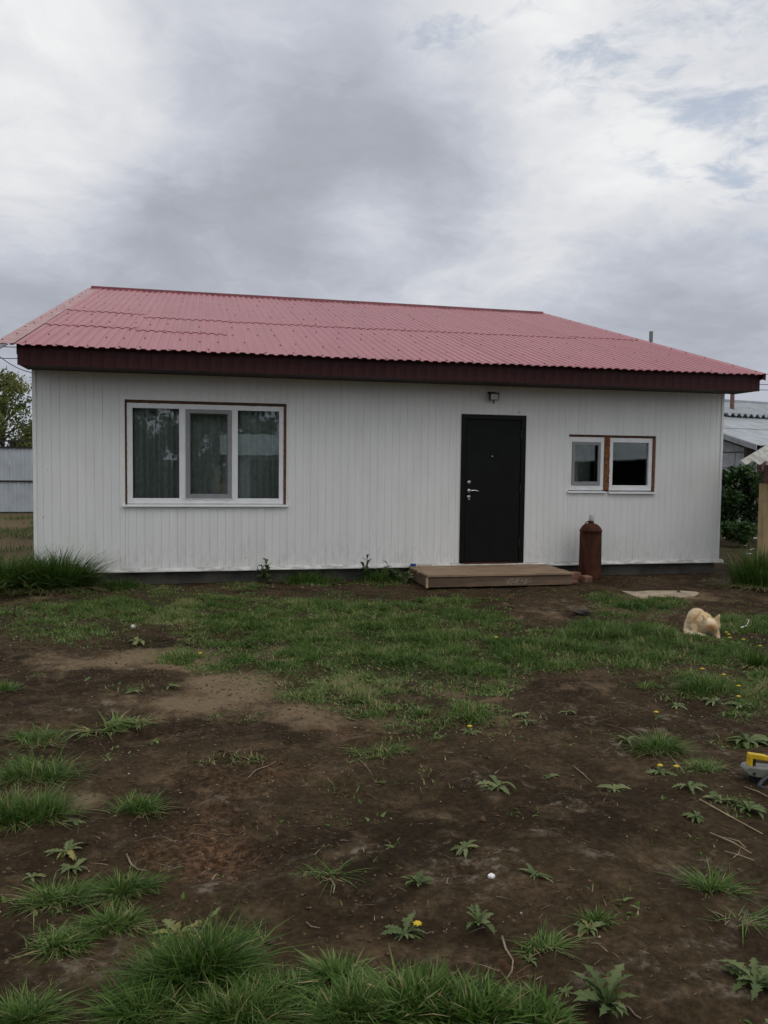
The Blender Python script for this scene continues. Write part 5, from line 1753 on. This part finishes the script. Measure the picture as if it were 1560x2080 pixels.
def tree(loc, h, spread, n, leaf, label, m, tints, seed, group=None, name='leafy_tree', airy=1.0, trunk=True, shape=.55, cat='tree', top=None):
    r = random.Random(seed)
    t = thing(name, loc, label, cat, group)
    L = np.array(loc, float)
    tb = MB(); tips = []; radii = []
    tr = h * .018
    pts = [L + np.array([0, 0, -.1]), L + np.array([.04 * h * r.uniform(-1, 1), .03 * h, h * .3]), L + np.array([.05 * h * r.uniform(-1, 1), 0, h * .62]), L + np.array([.05 * h * r.uniform(-1, 1), 0, h * .9])]
    tb.tube(pts, [tr * 1.5, tr * 1.1, tr * .7, tr * .2], 8)
    nb_ = int(16 * airy) + 8
    for i in range(nb_):
        f = (i + .5) / nb_
        zz = h * (.14 + .78 * f)
        st = L + (pts[1] - L) * min(1, zz / (h * .3)) if zz < h * .3 else pts[1] + (pts[3] - pts[1]) * ((zz - h * .3) / (h * .6))
        a = r.uniform(0, 2 * PI)
        ln = spread * (math.sin(PI * min(.97, .22 + .75 * f)) ** .7) * r.uniform(.55, 1.1)
        e = np.array(st) + np.array([math.cos(a) * ln, math.sin(a) * ln, ln * r.uniform(.25, .9)])
        md = (np.array(st) + e) / 2 + np.array([0, 0, ln * .1])
        tb.tube([st, md, e], [tr * .5 * (1.1 - f * .6), tr * .3, tr * .08], 5)
        for q in (.5, .75, 1.0):
            c = np.array(st) + (e - np.array(st)) * q + np.array([r.uniform(-.1, .1) * spread for _ in range(3)])
            tips.append(c); radii.append(spread * r.uniform(.16, .30) * (1.1 if q < .9 else .8))
    tb.build('trunk', M_BARK, t)
    V, T, ti = foliage(tips, radii, n, leaf, tints, seed, shape=shape)
    V -= np.array(loc)
    tri_object('crown', V, T, m, ti, parent=t)
    return t


tree((-4.6, 18.6, 0), 4.55, 1.55, 6500, .12, 'tall airy spring green tree standing just behind the metal fence', M_TREE, (.35, .9), 11, 'trees behind the fence', airy=1.5)
tree((-7.6, 19.2, 0), 4.8, 1.8, 6000, .12, 'spreading green tree behind the fence, outermost from the house', M_TREE, (.2, .7), 12, 'trees behind the fence')
tree((-3.35, 19.3, 0), 3.0, 1.15, 5200, .11, 'low dense green tree behind the fence nearest the house corner', M_TREE, (.05, .45), 13, 'trees behind the fence', airy=1.2)
tree((13.15, 4.5, 0), 1.62, .70, 5200, .085, 'dense dark green leafy shrub beside the house in front of the white block wall', M_SHRUB, (.15, .75), 21, None, 'leafy_shrub', 1.0, shape=.75, cat='shrub')
tree((13.75, 4.0, 0), 1.45, .55, 2600, .085, 'darker leafy shrub between the bigger shrub and the yellow post', M_SHRUB, (.0, .45), 22, None, 'leafy_shrub', .6, shape=.75, cat='shrub')  # leaf tints set darker than the bigger shrub's
tree((12.45, 3.5, 0), .42, .40, 900, .08, 'low bright leafy sprouts at the foot of the dark shrub', M_SHRUB, (.5, 1.0), 23, None, 'leafy_shrub', .3, shape=.8, cat='shrub')

# ------------------------------------------------------------------ neighbour's building
NC_ = np.array([15.42, 6.95]); NE = np.array([.974, .2335]); NG = np.array([-.2335, .974])


def nb3(a, g_, z):
    q = NC_ + NE * a + NG * g_
    return (q[0], q[1], z)


nbh = thing('neighbour_house', nb3(3.5, 5.4, 0), 'low grey metal roofed house with white block walls behind the shrub', 'house')
ZC, NSL, NR = 2.16, .30, 5.4
GW = np.array([0, 0, 0])
# walls of big blocks with open joints: gable wall and eave wall
b = MB()
def nbox(a0, a1, g0, g1, z0, z1, name, m, par=nbh, bev=0):
    vs = [nb3(a, g_, z) for z in (z0, z1) for a, g_ in ((a0, g0), (a1, g0), (a1, g1), (a0, g1))]
    return MB().add(vs, [(3, 2, 1, 0), (4, 5, 6, 7), (0, 1, 5, 4), (1, 2, 6, 5), (2, 3, 7, 6), (3, 0, 4, 7)]).build(name, m, par, bevel=bev)


nbox(.47, 7.0, .42, 10.4, 0, 2.02, 'wall', M_JOINT)
vs = []
for a in (.47, 7.0):
    vs += [nb3(a, .42, 2.0), nb3(a, 10.38, 2.0), nb3(a, NR, 2.0 + NSL * (NR - .42))]
MB().add(vs, [(0, 2, 1), (3, 4, 5), (0, 3, 5, 2), (1, 2, 5, 4)]).build('gable', M_BLOCK, nbh)
# blocks on the gable wall (runs along NG) and on the eave wall (runs along NE)
blk = {}
row = 0; z = .02
while z < 1.95:
    g_ = .44 - (.3 if row % 2 else 0)
    while g_ < 7.5:
        g0, g1 = max(g_, .44), g_ + .59
        if g1 - g0 > .08: nbox(.45, .469, g0, g1, z, min(z + .38, 2.0), 'wall_block', M_BLOCK, bev=.004)
        g_ += .61
    z += .395; row += 1
row = 0; z = .02
while z < 1.95:
    a = .47 - (.3 if row % 2 else 0)
    while a < 6.9:
        a0, a1 = max(a, .47), min(a + .59, 7.0)
        if a1 - a0 > .08: nbox(a0, a1, .40, .419, z, min(z + .38, 2.0), 'wall_block', M_BLOCK, bev=.004)
        a += .61
    z += .395; row += 1


def nroof(a0, a1, g0, g1, lift, name, m, wave=.0, period=.16):
    vs = []; fs = []
    n = max(2, int((a1 - a0) / (period / 8))) if wave else 2
    for i in range(n + 1):
        a = a0 + (a1 - a0) * i / n
        dz = wave * math.cos(2 * PI * a / period) if wave else 0
        vs += [nb3(a, g0, ZC + NSL * g0 + lift + dz), nb3(a, g1, ZC + NSL * g1 + lift + dz), nb3(a, g1, ZC + NSL * g1 + lift + dz - .012), nb3(a, g0, ZC + NSL * g0 + lift + dz - .012)]
    for i in range(n):
        o = 4 * i
        fs += [(o, o + 4, o + 5, o + 1), (o + 3, o + 2, o + 6, o + 7), (o, o + 3, o + 7, o + 4)]
    fs += [(0, 1, 2, 3)]
    return MB().add(vs, fs).build(name, m, nbh)


for k in range(7):
    nroof(k * 1.05 + .0, k * 1.05 + 1.07, 0, 1.72, .0 + .004 * (k % 2), 'roof_sheet', M_GREYROOF, .006, .30)
    nroof(k * 1.05 + .0, k * 1.05 + 1.07, 1.66, 3.3, .016 + .004 * (k % 2), 'roof_sheet', M_GREYROOF, .006, .30)
    nroof(k * 1.05 + .0, k * 1.05 + 1.07, 3.2, NR, .05 + .006 * (k % 2), 'roof_sheet', M_GREYROOF, .028, .20)
    vs = [nb3(k * 1.05, NR, ZC + NSL * NR + .03), nb3(k * 1.05 + 1.06, NR, ZC + NSL * NR + .03), nb3(k * 1.05 + 1.06, 10.9, ZC), nb3(k * 1.05, 10.9, ZC)]
    MB().add(vs, [(0, 1, 2, 3)]).build('roof_sheet', M_GREYROOF, nbh)
nroof(2.3, 4.6, 3.0, 4.0, .12, 'roof_patch', M_GREYROOF, .05, .26)
# barge board, ridge and eave fascia
for (g0, g1) in ((0, 2.7), (2.71, NR)):
    vs = [nb3(a, g_, ZC + NSL * g_ + dz) for g_ in (g0, g1) for a, dz in ((-.02, -.005), (-.045, -.005), (-.045, -.13), (-.02, -.13))]
    MB().add(vs, [(0, 1, 2, 3), (7, 6, 5, 4), (0, 4, 5, 1), (1, 5, 6, 2), (2, 6, 7, 3), (3, 7, 4, 0)]).build('barge_board', M_ZINC, nbh)
nbox(-.02, 7.3, NR - .16, NR + .16, ZC + NSL * NR + .02, ZC + NSL * NR + .10, 'ridge_cap', M_GREYROOF)
nbox(.0, 7.2, .30, .39, 1.86, 2.10, 'eave_board', M_DARKW)
nbox(.50, .66, .26, .398, 0, 1.90, 'wall_post', M_PIPE)


def ray_on_nroof(px, py):
    d = CF + (px - 780) / F_PX * CR - (py - 1040) / F_PX * CU
    nn = np.array([-NSL * NG[0], -NSL * NG[1], 1.0]); p0 = np.array([NC_[0], NC_[1], ZC + .05])
    return CAM + d * (((p0 - CAM) @ nn) / (d @ nn))


q = ray_on_nroof(1486.5, 838)
MB().tube([(q[0], q[1], q[2] - .2), (q[0], q[1], q[2] + .80)], .062, 12).build('chimney_pipe', M_PIPE, nbh, smooth=False)
ca, cg = float((q[:2] - NC_) @ NE), float((q[:2] - NC_) @ NG)
nroof(ca - .55, ca + .32, cg - .35, NR - .2, .095, 'chimney_flashing', M_WHITE, .004, .2)
MB().tube([(14.93, 11.2, 3.2), (14.93, 11.2, 5.60)], .055, 12).build('flue_pipe', M_TOOL, nbh)

# ------------------------------------------------------------------ lean-to with wavy sheet roof
lean = thing('lean_to', (9.9, -1.1, 0), 'low lean-to with wavy grey sheet roof on a yellow wooden post', 'shed')
LP = np.array([9.165, -.90, 1.632]); LW = np.array([.62, -.785, 0]); LV = np.array([.785, .62, 0])
for k in range(2):
    vs = []; fs = []; n = 48
    for i in range(n + 1):
        t = i / n * 1.13 + k * 1.09
        dz = .026 * math.cos(2 * PI * t / .165) + .006 * k
        p = LP + LW * t + np.array([0, 0, dz])
        e = p + LV * 1.75 + np.array([0, 0, .33])
        vs += [p, e, e + np.array([0, 0, -.008]), p + np.array([0, 0, -.008])]
    for i in range(n):
        o = 4 * i
        fs += [(o, o + 4, o + 5, o + 1), (o + 3, o + 2, o + 6, o + 7), (o, o + 3, o + 7, o + 4), (o + 1, o + 5, o + 6, o + 2)]
    fs += [(0, 1, 2, 3), (4 * n + 3, 4 * n + 2, 4 * n + 1, 4 * n)]
    MB().add(vs, fs).build('roof_sheet', M_ASB, lean)
MB().box(9.548, 9.69, -.93, -.80, -.1, 1.345).build('post', M_POST, lean, bevel=.008)
MB().box(9.60, 9.69, -.92, -.82, 1.346, 1.60).build('post_head', M_PIPE, lean, bevel=.004)
q0 = LP + LV * .10 + LW * .42 + np.array([0, 0, -.075]); q1 = LP + LV * .10 + LW * 2.1 + np.array([0, 0, -.075])
MB().bar(q0, q1, .05, .08).build('beam', M_DARKW, lean)
q0 = LP + LV * 1.6 + LW * .5 + np.array([0, 0, .20]); q1 = LP + LV * 1.6 + LW * 2.1 + np.array([0, 0, .20])
MB().bar(q0, q1, .05, .08).build('beam', M_DARKW, lean)
for s_ in (.4, 2.0):
    p = LP + LV * 1.6 + LW * s_
    MB().box(p[0] - .05, p[0] + .05, p[1] - .05, p[1] + .05, -.1, 1.84).build('post', M_DARKW, lean)
p = LP + LV * .1 + LW * 2.0
MB().box(p[0] - .05, p[0] + .05, p[1] - .05, p[1] + .05, -.1, 1.5).build('post', M_POST, lean)
for k in range(7):
    p0 = LP + LV * 1.66 + LW * (.5 + k * .22); p1 = LP + LV * 1.66 + LW * (.5 + k * .22 + .21)
    MB().add([(p0[0], p0[1], 0), (p1[0], p1[1], 0), (p1[0], p1[1], 1.8), (p0[0], p0[1], 1.8), (p0[0] + .02, p0[1] + .02, 0), (p1[0] + .02, p1[1] + .02, 0), (p1[0] + .02, p1[1] + .02, 1.8), (p0[0] + .02, p0[1] + .02, 1.8)],
             [(0, 1, 2, 3), (7, 6, 5, 4), (0, 4, 5, 1), (1, 5, 6, 2), (2, 6, 7, 3), (3, 7, 4, 0)]).build('wall_board', M_DARKW, lean)
pan = MB().obox((10.55, .12, .66), (.20, .03, 0), (-.004, .015, 0), (.045, .03, .70)).build('leaning_panel', M_DARKW, bevel=.004, loc=(10.55, .12, 0))
tag(pan, 'dark board panel leaning behind the yellow post', 'panel')

# pale debris behind the house
DEB = [(1520, 1096, .20, .10, .05, 'white sheet scrap bulging up in front of the dark shrub'), (1478, 1094, .22, .04, .02, 'long thin white slat lying beside the house in front of the shrub'), (1537, 1094, .14, .06, .02, 'flat white board end behind the yellow post'),
       (1510, 1108, .10, .02, .012, 'short pale splinter in front of the white sheet scrap'), (1527, 1117, .09, .03, .015, 'pale chip on dark soil between the house and the yellow post'), (1520, 1127, .08, .02, .012, 'slanted pale splinter nearest the house among the scraps'), (1527, 1140, .05, .03, .014, 'small pale lump nearest the yellow post foot')]
for i, (px, py, sx_, sy_, sz_, lab) in enumerate(DEB):
    g = ground_pt(px, py)
    o = MB().obox((g[0], g[1], float(height(g[0], g[1])) + sz_ * .5), (sx_ * .5, random.uniform(-.05, .05), random.uniform(-.01, .02)), (random.uniform(-.02, .02), sy_ * .5, 0), (.02, 0, sz_ * .5)).build('scrap', M_FLASH if i < 3 else M_SEED, bevel=sz_ * .3, loc=(float(g[0]), float(g[1]), 0))
    tag(o, lab, 'scrap', 'pale scraps beside the house')

# ------------------------------------------------------------------ overhead wires
def wire(pts, label):
    P = []
    for (a, b_) in zip(pts[:-1], pts[1:]):
        a, b_ = np.array(a, float), np.array(b_, float)
        for i in range(24):
            t = i / 24
            P.append(a + (b_ - a) * t - np.array([0, 0, 1.2 * t * (1 - t) * .25]))
    P.append(np.array(pts[-1], float))
    o = MB().tube(P, .013, 5).build('overhead_wire', M_WIRE, loc=tuple(P[0]))
    return tag(o, label, 'wire', 'overhead wires behind the house')


wire([(-40, 16, 4.9), (60, 16, 5.4)], 'topmost thin black wire crossing the sky behind the house')
wire([(-40, 16.4, 4.35), (-3.5, 16.4, 4.72), (60, 16.4, 5.1)], 'second thin black wire just below the topmost one')
wire([(12, 15, 4.43), (60, 22, 5.5)], 'lowest thin black wire over the neighbouring grey roof')
wire([(-12, 16, 8.3), (-4.02, 16, 4.70), (-3.12, 16, 4.26), (.05, 14.25, 2.75)], 'slanting thin black service wire running down to the back of the house')

# ------------------------------------------------------------------ what the windows mirror: yard and sheds behind the photographer
sh = thing('open_shed', (19, -16, 0), 'open dark shed with pale sheet roof across the yard', 'shed')
for k in range(9):
    x = 13.5 + k * 1.15
    MB().add([(x, -13.0, 1.76 + .05 * k), (x + 1.16, -13.0, 1.76 + .05 * (k + 1)), (x + 1.16, -18.5, 3.7), (x, -18.5, 3.7), (x, -13.0, 1.72 + .05 * k), (x + 1.16, -13.0, 1.72 + .05 * (k + 1)), (x + 1.16, -18.5, 3.66), (x, -18.5, 3.66)],
             [(0, 1, 2, 3), (7, 6, 5, 4), (0, 4, 5, 1), (1, 5, 6, 2), (2, 6, 7, 3), (3, 7, 4, 0)]).build('roof_sheet', M_GREYROOF, sh)
for k in range(18):
    MB().box(13.5 + k * .57, 13.5 + k * .57 + .55, -18.45, -18.40, -.1, 3.6).build('wall_board', M_DARKW, sh)
for xx in (13.6, 17.0, 20.4, 23.6):
    MB().box(xx, xx + .12, -13.3, -13.18, -.1, 1.75).build('post', M_POST, sh)
s2 = thing('grey_shed', (5.5, -25, 0), 'grey roofed shed with a white wall at the far side of the yard', 'shed')
MB().box(3.0, 9.5, -29, -25, -.1, 1.9).build('wall', M_BLOCK, s2)
for k in range(6):
    x = 2.7 + k * 1.18
    MB().add([(x, -24.6, 1.95), (x + 1.18, -24.6, 1.95), (x + 1.18, -27, 2.9), (x, -27, 2.9), (x + 1.18, -29.4, 1.95), (x, -29.4, 1.95)], [(0, 1, 2, 3), (3, 2, 4, 5)]).build('roof_sheet', M_GREYROOF, s2)
MB().box(4.0, 5.2, -24.99, -24.9, -.1, 1.75).build('door', M_DARKW, s2)
MB().box(6.6, 7.6, -24.99, -24.9, .7, 1.5).build('window', M_BLACK, s2)
f2 = thing('board_fence', (-4, -27, 0), 'dark board fence at the far side of the yard', 'fence')
for k in range(40):
    MB().box(-12 + k * .36, -12 + k * .36 + .34, -27, -26.96, -.1, 1.75 + random.uniform(-.03, .03)).build('fence_board', M_DARKW, f2)
for i, (x, y, h, sp) in enumerate([(-6.5, -31, 6.2, 2.4), (-1.8, -33, 6.6, 2.6), (1.6, -30.5, 5.0, 1.8), (10.5, -33, 5.4, 2.2), (-11, -32, 6.5, 2.6), (4.3, -33, 5.4, 2.3)]):
    tree((x, y, 0), h * 1.15, sp * 1.1, 9000, .24, ['round dark tree behind the board fence', 'tallest tree behind the board fence', 'small tree between the board fence and the grey shed', 'tree beside the grey shed away from the fence', 'tree at the outer end of the board fence', 'tree directly behind the grey shed roof'][i], M_TREE, (.0, .4), 40 + i, 'trees across the yard')
